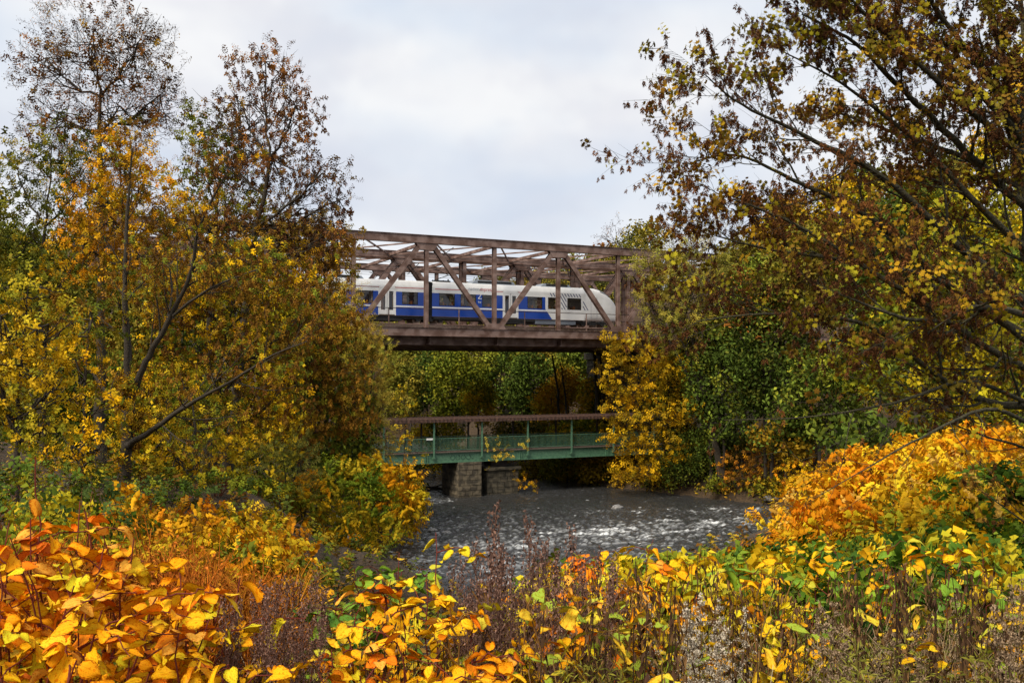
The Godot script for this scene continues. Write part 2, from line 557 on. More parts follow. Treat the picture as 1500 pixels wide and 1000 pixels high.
func chord2(u: float, y0: float, y1: float, z0: float, z1: float) -> ArrayMesh:
	var m := MB.new()
	m.box(Vector3(u - 0.03, y0 + 0.04, z0), Vector3(u + 0.03, y1 - 0.04, z1))
	m.box(Vector3(u - 0.2, y0, z0), Vector3(u + 0.2, y0 + 0.04, z1))
	m.box(Vector3(u - 0.2, y1 - 0.04, z0), Vector3(u + 0.2, y1, z1))
	return m.mesh()

func make_rail_bridges() -> void:
	var fr := bridge_frame(-1.68, 94.0)
	var a := thing("railway_bridge", "brown riveted steel truss bridge carrying the blue and white train", "bridge", fr, "railway truss bridges")
	truss(a, 0.0, 0.0, true)
	truss(a, -12.2, 2.2, false)
	bridge_floor(a, 0.0, -12.2, 1.0)
	# riveted bottom chord face, walkway rail
	var stud := MB.new()
	stud.disc(Vector3.ZERO, Vector3(0, 0, 1), 0.028, 0.03, 6)
	var xs := []
	var cs := PackedColorArray()
	for k in 420:
		for r in 4:
			xs.append(Transform3D(Basis(), Vector3(-34.0 + k * 0.165 + (r % 2) * 0.08, BC0 + 0.12 + r * 0.185, 0.207)))
			cs.push_back(Color.WHITE)
	scatter("rivets", stud.mesh(), M.steel, xs, cs, a)
	for h in [17.55, 16.85, 16.12]:
		var r := MB.new()
		r.rod(Vector3(-41, h, -0.42), Vector3(41, h, -0.42), 0.035 if h != 16.12 else 0.05, 5)
		part("handrail", r.mesh(), M.steel_dark if h != 16.12 else M.steel, a)
	for k in range(-6, 6):
		var p := MB.new()
		var u := (k + 0.5) * PANEL
		p.box(Vector3(u - 0.04, 15.62, -0.46), Vector3(u + 0.04, 17.55, -0.38))
		part("rail_post", p.mesh(), M.steel, a)
	var b := thing("railway_bridge", "twin brown truss bridge standing directly behind the one under the train", "bridge", fr, "railway truss bridges")
	truss(b, -13.5, 2.4, false)
	truss(b, -25.0, 4.2, false)
	bridge_floor(b, -13.5, -25.0, 3.3)
	for e in [[25.5, 30.5, "tall dark masonry pier under the far end of the railway bridges"], [-31.5, -26.5, "tall dark masonry pier under the near end of the railway bridges"]]:
		var p := thing("bridge_pier", e[2], "bridge pier", fr, "railway bridge piers")
		var st := MB.new()
		stone_courses(st, e[0], e[1], 0.5, 13.4, -26.0, 1.0, 0.75)
		part("stonework", st.mesh(), M.stone, p, "stuff")
		var cp := MB.new()
		cp.box(Vector3(e[0] - 0.25, 13.4, -26.3), Vector3(e[1] + 0.25, 14.25, 1.3))
		part("cap_stone", cp.mesh(), M.stone, p)
		for z in [0.0, -12.2, -13.5, -25.0]:
			var bb := MB.new()
			bb.box(Vector3(e[0] + 1.8, 14.25, z - 0.4), Vector3(e[1] - 1.8, 15.02, z + 0.4))
			part("bearing", bb.mesh(), M.steel_dark, p)

func stone_courses(m: MB, u0: float, u1: float, y0: float, y1: float, z0: float, z1: float, h: float) -> void:
	m.box(Vector3(u0 + 0.07, y0, z0 + 0.07), Vector3(u1 - 0.07, y1, z1 - 0.07))  # core behind the joints
	var y := y0
	var row := 0
	while y < y1 - 0.05:
		var hh := minf(h, y1 - y) - 0.045
		for side in [0, 1, 2, 3]:
			var a: float = u0 if side < 2 else z0
			var b: float = u1 if side < 2 else z1
			var q := a
			var first := true
			while q < b - 0.02:
				var w := rf(0.7, 1.25) * h * 1.5
				if first and row % 2 == 1: w *= 0.5
				first = false
				if b - q - w < 0.3: w = b - q
				var e := minf(q + w, b) - 0.045
				var o := rf(-0.025, 0.03)
				match side:
					0: m.box(Vector3(q, y, z1 - 0.2), Vector3(e, y + hh, z1 + o))
					1: m.box(Vector3(q, y, z0 + o), Vector3(e, y + hh, z0 + 0.2))
					2: m.box(Vector3(u0 + o, y, q), Vector3(u0 + 0.2, y + hh, e))
					3: m.box(Vector3(u1 - 0.2, y, q), Vector3(u1 + o, y + hh, e))
				q = e + 0.045
		y += h
		row += 1

# ---------- the train ----------
func prism(pts: Array, z: float, th: float) -> ArrayMesh:  # an outline in the side plane (u, y), counter-clockwise, given thickness outwards
	var m := MB.new()
	var s := signf(th)
	for i in range(1, pts.size() - 1):
		var a: Vector2 = pts[0]
		var b: Vector2 = pts[i]
		var c: Vector2 = pts[i + 1]
		if s > 0: m.tri(Vector3(a.x, a.y, z + th), Vector3(b.x, b.y, z + th), Vector3(c.x, c.y, z + th))
		else: m.tri(Vector3(a.x, a.y, z + th), Vector3(c.x, c.y, z + th), Vector3(b.x, b.y, z + th))
	for i in pts.size():
		var a: Vector2 = pts[i]
		var b: Vector2 = pts[(i + 1) % pts.size()]
		if s > 0: m.quad(Vector3(a.x, a.y, z), Vector3(b.x, b.y, z), Vector3(b.x, b.y, z + th), Vector3(a.x, a.y, z + th))
		else: m.quad(Vector3(b.x, b.y, z), Vector3(a.x, a.y, z), Vector3(a.x, a.y, z + th), Vector3(b.x, b.y, z + th))
	return m.mesh()

func rect(u0: float, u1: float, y0: float, y1: float) -> Array:
	return [Vector2(u0, y0), Vector2(u1, y0), Vector2(u1, y1), Vector2(u0, y1)]

const HW := 1.42

func car(train: Node3D, called: String, u0: float, u1: float, wins: Array, doors: Array, blue_to: float, lettered: bool) -> void:
	var body := Node3D.new()
	body.name = called
	train.add_child(body, true)
	# roof: an arched shell with closed ends
	var prof := [Vector2(HW, 3.42), Vector2(HW - 0.02, 3.6), Vector2(1.3, 3.86), Vector2(1.05, 4.03), Vector2(0.6, 4.11), Vector2(0.0, 4.13)]
	var full := prof.duplicate()
	for i in range(prof.size() - 2, -1, -1): full.append(Vector2(-prof[i].x, prof[i].y))
	var m := MB.new()
	for i in full.size() - 1:
		var a: Vector2 = full[i]
		var b: Vector2 = full[i + 1]
		var na := Vector3(0, a.y - 2.6, a.x * 1.6).normalized() if i > 0 else Vector3(0, 0.1, 1).normalized()
		var nb := Vector3(0, b.y - 2.6, b.x * 1.6).normalized() if i < full.size() - 2 else Vector3(0, 0.1, -1).normalized()
		var k := m.vert(Vector3(u0, a.y, a.x), na); m.vert(Vector3(u1, a.y, a.x), na); m.vert(Vector3(u1, b.y, b.x), nb); m.vert(Vector3(u0, b.y, b.x), nb)
		m.tri_ix(k, k + 1, k + 2); m.tri_ix(k, k + 2, k + 3)
	m.box(Vector3(u0, 0.75, -HW + 0.07), Vector3(u0 + 0.06, 4.0, HW - 0.3))
	part("roof", m.mesh(), M.white_paint, body)
	var fl := MB.new()
	fl.box(Vector3(u0, 0.72, -HW + 0.08), Vector3(u1, 0.9, HW - 0.08))
	fl.box(Vector3(u0, 3.2, -HW + 0.08), Vector3(u1, 3.25, HW - 0.08))
	part("interior_floor", fl.mesh(), M.interior, body)
	for s in [1, -1]:
		var z: float = s * (HW - 0.07)
		var th: float = s * 0.07
		# full-height stretches of wall between the doors
		var cuts := [u0]
		for d in doors: cuts.append_array([d[0], d[1]])
		cuts.append(u1)
		cuts.sort()
		for i in range(0, cuts.size(), 2):
			var a: float = cuts[i]
			var b: float = cuts[i + 1]
			for band in [[a, minf(b, blue_to), M.blue_paint], [maxf(a, blue_to), b, M.white_paint]]:
				if band[1] - band[0] > 0.01:
					part("lower_panel", prism(rect(band[0], band[1], 0.72, 1.8), z, th), band[2], body)
					part("waist_stripe", prism(rect(band[0], band[1], 1.55, 1.68), s * HW, s * 0.006), M.white_paint, body)
			part("upper_panel", prism(rect(a, b, 2.97, 3.42), z, th), M.white_paint, body)
			var edges := [a]
			for w in wins:
				if w[0] > a and w[1] < b: edges.append_array([w[0], w[1]])
			edges.append(b)
			edges.sort()
			for k in range(0, edges.size(), 2):
				for band in [[edges[k], minf(edges[k + 1], blue_to), M.blue_paint], [maxf(edges[k], blue_to), edges[k + 1], M.white_paint]]:
					if band[1] - band[0] > 0.01:
						part("window_pillar", prism(rect(band[0], band[1], 1.8, 2.97), z, th), band[2], body)
		for w in wins:
			var pane := part("window", prism(rect(w[0], w[1], 1.8, 2.97), s * (HW - 0.05), s * 0.02), M.glass, body)
			var f := MB.new()
			for e in [rect(w[0], w[1], 1.8, 1.84), rect(w[0], w[1], 2.93, 2.97), rect(w[0], w[0] + 0.05, 1.84, 2.93), rect(w[1] - 0.05, w[1], 1.84, 2.93)]:
				f.box(Vector3(e[0].x, e[0].y, s * (HW - 0.015) - 0.02), Vector3(e[2].x, e[2].y, s * (HW - 0.015) + 0.02))
			part("seal", f.mesh(), M.rubber, pane)
			var tr := MB.new()
			tr.box(Vector3(w[0] + 0.05, 2.62, s * (HW - 0.02) - 0.012), Vector3(w[1] - 0.05, 2.66, s * (HW - 0.02) + 0.012))
			part("vent_bar", tr.mesh(), M.rubber, pane)
		for d in doors:
			var mid: float = (d[0] + d[1]) * 0.5
			for leaf in [[d[0] + 0.09, mid - 0.02], [mid + 0.02, d[1] - 0.09]]:
				var dn := Node3D.new()
				dn.name = "door"
				body.add_child(dn, true)
				var q := MB.new()
				var zz: float = s * (HW - 0.02)
				for e in [rect(leaf[0], leaf[1], 0.85, 1.25), rect(leaf[0], leaf[1], 2.98, 3.2), rect(leaf[0], leaf[0] + 0.16, 1.25, 2.98), rect(leaf[1] - 0.16, leaf[1], 1.25, 2.98)]:
					q.box(Vector3(e[0].x, e[0].y, zz - 0.025), Vector3(e[2].x, e[2].y, zz + 0.025))
				part("door_leaf", q.mesh(), M.white_paint, dn)
				part("door_glass", prism(rect(leaf[0] + 0.16, leaf[1] - 0.16, 1.25, 2.98), zz, s * 0.01), M.glass, dn)
			var fr := MB.new()
			for e in [rect(d[0], d[0] + 0.08, 0.72, 3.3), rect(d[1] - 0.08, d[1], 0.72, 3.3), rect(d[0] + 0.08, d[1] - 0.08, 3.21, 3.42)]:
				fr.box(Vector3(e[0].x, e[0].y, s * (HW - 0.025) - 0.035), Vector3(e[2].x, e[2].y, s * (HW - 0.025) + 0.035))
			part("door_frame", fr.mesh(), M.white_paint, body)
			var gap := MB.new()
			gap.box(Vector3(mid - 0.02, 0.85, s * (HW - 0.05) - 0.02), Vector3(mid + 0.02, 3.2, s * (HW - 0.05) + 0.02))
			part("door_seal", gap.mesh(), M.rubber, body)
		# red line and lettering above the windows
		var runs := [[u0 + 0.3, u1 - 0.3]]
		if lettered: runs = [[u0 + 0.3, -1.9], [0.55, 4.4]]
		for r in runs:
			var cs := [r[0]]
			for d in doors:
				if d[0] > r[0] and d[1] < r[1]: cs.append_array([d[0], d[1]])
			cs.append(r[1])
			for k in range(0, cs.size(), 2):
				part("red_line", prism(rect(cs[k], cs[k + 1], 3.31, 3.37), s * HW, s * 0.006), M.red_paint, body)
	var sk := MB.new()
	sk.box(Vector3(u0 + 0.1, 0.5, -HW + 0.2), Vector3(u1 - 0.1, 0.72, HW - 0.2))
	part("underframe", sk.mesh(), M.dark_gear, body)
	var k := 0
	var u := u0 + 1.0
	while u < u1 - 1.0:
		var hit := false
		for d in doors: hit = hit or (u > d[0] - 0.5 and u < d[1] + 0.5)
		if not hit:
			for z in [-0.85, 0.85]:
				var st := MB.new()
				st.box(Vector3(u - 0.25, 0.9, z - 0.45), Vector3(u + 0.25, 1.35, z + 0.45))
				st.box(Vector3(u + 0.13, 1.35, z - 0.43), Vector3(u + 0.26, 2.15, z + 0.43))
				part("seat", st.mesh(), M.seat, body)
		u += 0.95
		k += 1

func bogie(train: Node3D, u: float) -> void:
	var b := Node3D.new()
	b.name = "bogie"
	train.add_child(b, true)
	for s in [-1, 1]:
		var f := MB.new()
		f.box(Vector3(u - 1.7, 0.42, s * 1.05 - 0.09), Vector3(u + 1.7, 0.62, s * 1.05 + 0.09))
		f.box(Vector3(u - 0.35, 0.3, s * 1.05 - 0.12), Vector3(u + 0.35, 0.72, s * 1.05 + 0.12))
		for e in [-1.15, 1.15]:
			f.box(Vector3(u + e - 0.2, 0.24, s * 1.08 - 0.1), Vector3(u + e + 0.2, 0.66, s * 1.08 + 0.1))
		part("bogie_frame", f.mesh(), M.dark_gear, b)
		for e in [-1.15, 1.15]:
			var w := MB.new()
			w.disc(Vector3(u + e, 0.41, s * 0.76), Vector3(0, 0, 1), 0.41, 0.12, 24)
			part("wheel", w.mesh(), M.rail_steel, b)

func make_train() -> void:
	var fr := bridge_frame(-1.68, 94.0).translated_local(Vector3(0, 16.2, -3.3))
	var t := thing("train", "blue and white electric passenger train crossing the truss bridge", "train", fr)
	var wins := [[9.0, 10.6], [6.8, 8.1], [4.5, 6.15], [-0.4, 0.8], [-2.65, -1.05], [-4.85, -3.25]]
	car(t, "end_car", -5.55, 11.0, wins, [[1.8, 3.5]], 6.5, true)
	car(t, "middle_car", -23.0, -5.95, [[-8.55, -7.0], [-13.0, -11.35], [-15.6, -14.0], [-18.2, -16.6], [-22.6, -21.0]], [[-10.85, -9.15], [-20.6, -18.9]], 99.0, false)
	# slanting end of the blue and a white skirt to it
	for s in [1, -1]:
		part("blue_wedge", prism([Vector2(6.5, 0.72), Vector2(7.3, 0.72), Vector2(6.5, 1.8)], s * HW, s * 0.005), M.blue_paint, t)
	# cab nose
	var ts := [10.8, 11.6, 12.4, 13.0, 13.6, 14.2, 14.7, 15.1, 15.38, 15.5]
	var hs := [4.14, 4.15, 4.1, 3.98, 3.77, 3.42, 2.95, 2.4, 1.8, 1.3]
	var wsx := [1.425, 1.425, 1.42, 1.4, 1.35, 1.27, 1.16, 1.03, 0.88, 0.76]
	var bs := [0.55, 0.55, 0.55, 0.55, 0.56, 0.58, 0.62, 0.68, 0.76, 0.9]
	var m := MB.new()
	var ring := 28
	for i in ts.size():
		for k in ring:
			m.vert(nose_point(ts[i], hs[i], wsx[i], bs[i], TAU * k / ring), Vector3.UP)
	for i in ts.size() - 1:
		for k in ring:
			var k2 := (k + 1) % ring
			m.tri_ix(i * ring + k, (i + 1) * ring + k, (i + 1) * ring + k2); m.tri_ix(i * ring + k, (i + 1) * ring + k2, i * ring + k2)
	for i in ts.size():
		for k in ring:
			var du: Vector3 = m.v[mini(i + 1, ts.size() - 1) * ring + k] - m.v[maxi(i - 1, 0) * ring + k]
			var dk: Vector3 = m.v[i * ring + (k + 1) % ring] - m.v[i * ring + (k + ring - 1) % ring]
			var nn := dk.cross(du).normalized()
			var out := m.v[i * ring + k] - Vector3(ts[i] - 1.0, 2.0, 0)
			m.n[i * ring + k] = nn if nn.dot(out) > 0.0 else -nn
	var cc := m.vert(Vector3(15.52, 1.1, 0), Vector3.RIGHT)
	for k in ring: m.tri_ix((ts.size() - 1) * ring + k, cc, (ts.size() - 1) * ring + (k + 1) % ring)
	var nose := part("cab_nose", m.mesh(), M.white_paint, t)
	var ws := MB.new()  # windscreen: the upper front of the nose, a little proud
	for i in range(3, 7):
		for k in ring:
			var a0 := TAU * k / ring
			if absf(angle_difference(a0, PI / 2)) < 0.95 and absf(angle_difference(TAU * (k + 1) / ring, PI / 2)) < 0.95:
				var p := []
				for q in [[i, k], [i + 1, k], [i + 1, k + 1], [i, k + 1]]:
					p.append(nose_point(ts[q[0]], hs[q[0]], wsx[q[0]], bs[q[0]], TAU * q[1] / ring) + Vector3(0.012, 0.012, 0))
				ws.quad(p[0], p[1], p[2], p[3])
	part("windscreen", ws.mesh(), M.wind_glass, nose)
	for s in [-1, 1]:
		var hl := MB.new()
		hl.disc(Vector3(15.3, 1.55, s * 0.72), Vector3(1, 0.25, s * 0.35), 0.12, 0.08, 12)
		part("headlight", hl.mesh(), M.roof_gear, nose)
	var cp := MB.new()
	cp.box(Vector3(15.3, 0.75, -0.2), Vector3(15.85, 1.1, 0.2))
	part("coupler", cp.mesh(), M.dark_gear, t)
	# cab door outline and equipment hatch
	for e in [[11.75, 11.78, 1.0, 3.1], [12.45, 12.48, 1.0, 3.1], [11.78, 12.45, 3.07, 3.1], [11.78, 12.45, 1.0, 1.03]]:
		part("cab_door_gap", prism(rect(e[0], e[1], e[2], e[3]), 1.415, 0.008), M.grey_paint, nose)
	var gw := MB.new()
	for k in 7:
		var gx := -5.94 + k * 0.06
		var in_ := 0.05 if k % 2 == 0 else 0.14
		gw.box(Vector3(gx, 0.8, -HW + in_), Vector3(gx + 0.06, 4.02 - in_, HW - in_))
	part("gangway_bellows", gw.mesh(), M.rubber, t)
	bogie(t, -5.75)
	bogie(t, 12.1)
	bogie(t, -22.0)
	for e in [[5.4, 10.0, 0.3, 0.74], [0.4, 4.2, 0.28, 0.55], [-18.5, -8.5, 0.3, 0.5]]:
		var bx := MB.new()
		bx.box(Vector3(e[0], e[2], -1.3), Vector3(e[1], e[3] - 0.03, 1.33))
		part("equipment_case", bx.mesh(), M.dark_gear if e[0] < 5 else M.roof_gear, t)
	var rails := MB.new()
	rails.box(Vector3(-5.4, 0.52, HW - 0.06), Vector3(5.3, 0.72, HW - 0.03))
	part("skirt", rails.mesh(), M.dark_gear, t)
	# roof gear
	for e in [[-1.3, 3.5, 4.46, 0.95], [6.2, 9.8, 4.4, 0.95], [-16.0, -12.0, 4.4, 0.9]]:
		var g := MB.new()
		g.hexa([Vector3(e[0], 4.0, e[3]), Vector3(e[1], 4.0, e[3]), Vector3(e[1], 4.0, -e[3]), Vector3(e[0], 4.0, -e[3]),
			Vector3(e[0] + 0.5, e[2], e[3] * 0.8), Vector3(e[1] - 0.25, e[2] - 0.05, e[3] * 0.8), Vector3(e[1] - 0.25, e[2] - 0.05, -e[3] * 0.8), Vector3(e[0] + 0.5, e[2], -e[3] * 0.8)])
		part("roof_unit", g.mesh(), M.roof_gear, t)
		var gr := MB.new()
		gr.box(Vector3(e[0] + 0.7, 4.16, e[3] * 0.82), Vector3(e[1] - 0.5, 4.36, e[3] * 0.95))
		part("roof_unit_grille", gr.mesh(), M.dark_gear, t)
	var pg := MB.new()
	pg.box(Vector3(-4.9, 4.1, -0.7), Vector3(-3.4, 4.25, 0.7))
	pg.rod(Vector3(-4.8, 4.3, 0), Vector3(-3.3, 4.85, 0), 0.04)
	pg.rod(Vector3(-3.3, 4.85, 0), Vector3(-4.6, 5.33, 0), 0.035)
	pg.rod(Vector3(-4.6, 5.34, -0.8), Vector3(-4.6, 5.34, 0.8), 0.03)
	for z in [-0.6, 0.6]:
		for u in [-4.7, -3.6]: pg.rod(Vector3(u, 4.05, z), Vector3(u, 4.4, z), 0.07)
	part("pantograph", pg.mesh(), M.dark_gear, t)
	# hatching on the white cab end, kept clear of the windows
	for s in [1, -1]:
		for k in 14:
			var run := []
			var y := 3.4
			while y >= 1.72:
				var u := 6.0 + k * 0.33 + (3.4 - y) * 0.66
				var ok := u > 6.95 - (3.4 - y) * 0.0 and u < 11.6
				for w in wins: ok = ok and not (u > w[0] - 0.12 and u < w[1] + 0.12 and y > 1.7 and y < 3.07)
				if ok: run.append(Vector2(u, y))
				if (not ok or y - 0.08 < 1.72) and run.size() > 0:
					if run.size() > 2:
						var a: Vector2 = run[0]
						var b: Vector2 = run[-1]
						part("hatch_stripe", prism([b, b + Vector2(0.11, 0), a + Vector2(0.11, 0), a], s * (HW if b.x < 10.6 else 1.427), s * 0.007), M.navy_paint, t)
					run = []
				y -= 0.08
	# lettering on the near side
	for e in [["national", -1.85, 3.24, 0.30, M.grey_paint], ["express", -0.62, 3.24, 0.30, M.red_paint]]:
		letter(t, e[0], Vector3(e[1], e[2], HW + 0.004), e[3], e[4])
	letter(t, "2", Vector3(-0.86, 2.35, HW + 0.004), 0.62, M.white_paint)
	letter(t, "1st", Vector3(-0.86, 2.08, HW + 0.004), 0.2, M.white_paint)

func nose_point(u: float, top: float, half: float, low: float, a: float) -> Vector3:
	var c := cos(a)
	var s := sin(a)
	var e := 0.42
	var y := signf(s) * pow(absf(s), e)
	var z := signf(c) * pow(absf(c), e * 0.9)
	return Vector3(u, lerpf(low, top, y * 0.5 + 0.5), z * half * (1.0 - 0.06 * maxf(y, 0.0)))

func letter(t: Node3D, words: String, p: Vector3, size: float, m: Material) -> void:
	var tm := TextMesh.new()
	var f := SystemFont.new()
	f.font_names = PackedStringArray(["Droid Sans"])
	tm.font = f
	tm.text = words
	tm.font_size = 32
	tm.pixel_size = size / 24.0
	tm.depth = 0.008
	tm.horizontal_alignment = HORIZONTAL_ALIGNMENT_LEFT
	tm.vertical_alignment = VERTICAL_ALIGNMENT_BOTTOM
	var o := part("lettering", tm, m, t)
	o.position = p

# ---------- the footbridge ----------
func make_footbridge() -> void:
	var fr := bridge_frame(-2.95, 95.0)
	var o := thing("footbridge", "green steel footbridge with rusty corrugated roof crossing the river below the railway", "footbridge", fr)
	var u0 := -19.0
	var u1 := 21.0
	for z in [0.0, -2.8]:
		var g := MB.new()
		g.box(Vector3(u0, 3.32, z - 0.03), Vector3(u1, 4.16, z + 0.03))
		g.box(Vector3(u0, 3.26, z - 0.16), Vector3(u1, 3.32, z + 0.16))
		g.box(Vector3(u0, 4.16, z - 0.16), Vector3(u1, 4.21, z + 0.16))
		part("girder", g.mesh(), M.green_paint, o)
		for k in range(-4, 5):
			var u := k * 4.9 - 0.0
			var s := MB.new()
			for q in [-0.38, 0.38]: s.box(Vector3(u + 4.2 + q * 0.3 - 0.02, 3.32, z - 0.13), Vector3(u + 4.2 + q * 0.3 + 0.02, 4.16, z + 0.13))
			if k % 2 == 0: part("stiffener", s.mesh(), M.green_paint, o)
			var p := MB.new()
			var zz: float = z + (0.22 if z == 0.0 else -0.22)
			p.box(Vector3(u - 0.075, 3.72, zz - 0.06), Vector3(u + 0.075, 7.14, zz + 0.06))
			p.box(Vector3(u - 0.16, 3.66, zz - 0.1), Vector3(u + 0.16, 3.78, zz + 0.04))
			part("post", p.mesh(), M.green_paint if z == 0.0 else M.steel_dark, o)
		for h in [[5.5, 5.57, 0.07], [4.42, 4.47, 0.05]]:
			var r := MB.new()
			r.box(Vector3(u0, h[0], z - h[2] * 0.5), Vector3(u1, h[1], z + h[2] * 0.5))
			part("railing_bar", r.mesh(), M.green_paint, o)
		var b := MB.new()
		var u := u0
		while u < u1:
			b.box(Vector3(u - 0.014, 4.47, z - 0.014), Vector3(u + 0.014, 5.5, z + 0.014))
			u += 0.135
		part("balusters", b.mesh(), M.green_paint, o, "stuff")
		var e := MB.new()
		e.box(Vector3(u0, 7.14, z - 0.08), Vector3(u1, 7.28, z + 0.08))
		part("eaves_beam", e.mesh(), M.rust, o)
	# deck of boards across
	var pk := []
	for v in 3:
		var d := MB.new()
		d.box(Vector3(-0.118, 0, -3.0), Vector3(0.118, 0.09 + v * 0.006, 0.2))
		pk.append(d.mesh())
	for k in 160:
		var d := part("plank", pk[k % 3], M.sleeper, o)
		d.position = Vector3(u0 + 0.13 + k * 0.25, 4.21, 0)
	# corrugated roof, nearly flat
	var r := MB.new()
	var n := 400
	for i in n + 1:
		var u := lerpf(u0 - 0.3, u1 + 0.3, float(i) / n)
		var a := i * PI * 0.5
		var w := sin(a) * 0.035
		var nn := Vector3(-cos(a) * 0.45, 1, 0).normalized()
		r.vert(Vector3(u, 7.33 + w, 0.55), nn); r.vert(Vector3(u, 7.5 + w, -1.4), nn); r.vert(Vector3(u, 7.33 + w, -3.35), nn)
		r.vert(Vector3(u, 7.29 + w, 0.55), -nn); r.vert(Vector3(u, 7.46 + w, -1.4), -nn); r.vert(Vector3(u, 7.29 + w, -3.35), -nn)
	for i in n:
		var k := i * 6
		for q in [0, 1, 3, 4]:
			r.tri_ix(k + q, k + q + 6, k + q + 7); r.tri_ix(k + q, k + q + 7, k + q + 1)
		for q in [0, 2]:
			r.tri_ix(k + q, k + q + 3, k + q + 9); r.tri_ix(k + q, k + q + 9, k + q + 6)
	part("roof", r.mesh(), M.rust, o)
	var fs := MB.new()
	for i in n:
		var u := lerpf(u0 - 0.3, u1 + 0.3, float(i) / n)
		var du := 40.6 / n
		var a := 0.02 * sin(i * PI * 0.5)
		var b := 0.02 * sin((i + 1) * PI * 0.5)
		fs.quad(Vector3(u, 7.06, 0.6 + a), Vector3(u + du, 7.06, 0.6 + b), Vector3(u + du, 7.36, 0.6 + b), Vector3(u, 7.36, 0.6 + a))
		fs.quad(Vector3(u + du, 7.06, 0.585 + b), Vector3(u, 7.06, 0.585 + a), Vector3(u, 7.36, 0.585 + a), Vector3(u + du, 7.36, 0.585 + b))
	part("fascia", fs.mesh(), M.rust, o)
	for k in 21:
		var j := MB.new()
		var u := u0 + k * 2.0
		j.box(Vector3(u - 0.05, 7.1, -3.1), Vector3(u + 0.05, 7.27, 0.5))
		part("rafter", j.mesh(), M.rust, o)
	var sg := MB.new()
	sg.box(Vector3(-5.6, 5.42, 0.06), Vector3(-4.9, 5.6, 0.1))
	part("notice_plate", sg.mesh(), M.white_paint, o)
	# spray-painted scrawl on the girder
	for q in [[-3.2, 0.0], [-2.6, 1.3], [-2.0, 2.2], [-1.35, 3.9]]:
		var path := PackedVector3Array()
		var rr := PackedFloat32Array()
		for i in 14:
			var a: float = i * 0.62 + q[1]
			path.push_back(Vector3(q[0] + i * 0.035 + 0.14 * sin(a * 1.3), 3.74 + 0.24 * sin(a), 0.034))
			rr.push_back(0.018)
		var gm := MB.new()
		for i in path.size() - 1:
			gm.beam(path[i], path[i + 1], 0.004, 0.045, Vector3(0, 0, 1))
		part("paint_scrawl", gm.mesh(), M.graffiti, o)
	# piers standing in the river
	var p := thing("footbridge_pier", "pale block masonry pier in the river, directly under the green girder", "pier", fr, "river piers under the footbridge")
	var st := MB.new()
	stone_courses(st, -2.5, -0.15, -0.8, 3.24, -3.6, 0.5, 0.48)
	part("stonework", st.mesh(), M.stone_light, p, "stuff")
	var p2 := thing("footbridge_pier", "dark squat masonry pier with overhanging cap beside the pale pier", "pier", fr, "river piers under the footbridge")
	st = MB.new()
	stone_courses(st, 0.75, 4.1, -0.8, 2.35, -4.6, -0.2, 0.5)
	part("stonework", st.mesh(), M.stone, p2, "stuff")
	var cp := MB.new()
	cp.box(Vector3(0.6, 2.35, -4.8), Vector3(4.3, 2.62, 0.0))
	part("cap_stone", cp.mesh(), M.stone, p2)
	var bl := MB.new()
	for z in [-1.2, -2.8]: bl.box(Vector3(1.5, 2.62, z - 0.25), Vector3(3.2, 3.25, z + 0.25))
	part("bearing", bl.mesh(), M.steel_dark, p2)
	for e in [[u0 - 4.0, u0 + 0.6, "stone abutment at the footbridge end under the willow"], [u1 - 0.6, u1 + 4.0, "stone abutment at the footbridge end behind the yellow tree"]]:
		var ab := thing("footbridge_abutment", e[2], "abutment", fr)
		st = MB.new()
		stone_courses(st, e[0], e[1], -0.5, 3.24, -4.0, 1.0, 0.6)
		part("stonework", st.mesh(), M.stone, ab, "stuff")

# ---------- rocks, driftwood ----------
func boulder(p: Vector3, size: Vector3, label: String, group := "") -> void:
	var m := MB.new()
	var la := 8
	var lo := 12
	var sd := rng.randi() % 1000
	for i in la + 1:
		for k in lo:
			var th := PI * i / la
			var ph := TAU * k / lo
			var d := Vector3(sin(th) * cos(ph), cos(th), sin(th) * sin(ph))
			var r := 1.0 + 0.45 * lump.get_noise_3dv(d * 9.0 + Vector3(sd, 0, 0)) + 0.12 * lump.get_noise_3dv(d * 26.0)
			m.vert(d * r * size + Vector3(0, size.y * 0.3, 0), d)
	for i in la:
		for k in lo:
			var k2 := (k + 1) % lo
			m.tri_ix(i * lo + k, i * lo + k2, (i + 1) * lo + k2); m.tri_ix(i * lo + k, (i + 1) * lo + k2, (i + 1) * lo + k)
	for i in la + 1:
		for k in lo:
			var a: Vector3 = m.v[i * lo + (k + 1) % lo] - m.v[i * lo + (k + lo - 1) % lo]
			var b: Vector3 = m.v[mini(i + 1, la) * lo + k] - m.v[maxi(i - 1, 0) * lo + k]
			var nn := b.cross(a).normalized()
			if nn.length() > 0.5: m.n[i * lo + k] = nn if nn.dot(m.n[i * lo + k]) > 0 else -nn
	var o := part("boulder", m.mesh(), M.boulder, self)
	o.position = Vector3(p.x, maxf(0.0, ground(p.x, -p.z)), p.z)
	o.rotation.y = rf(0, TAU)
	tag(o, label, "rock", group)

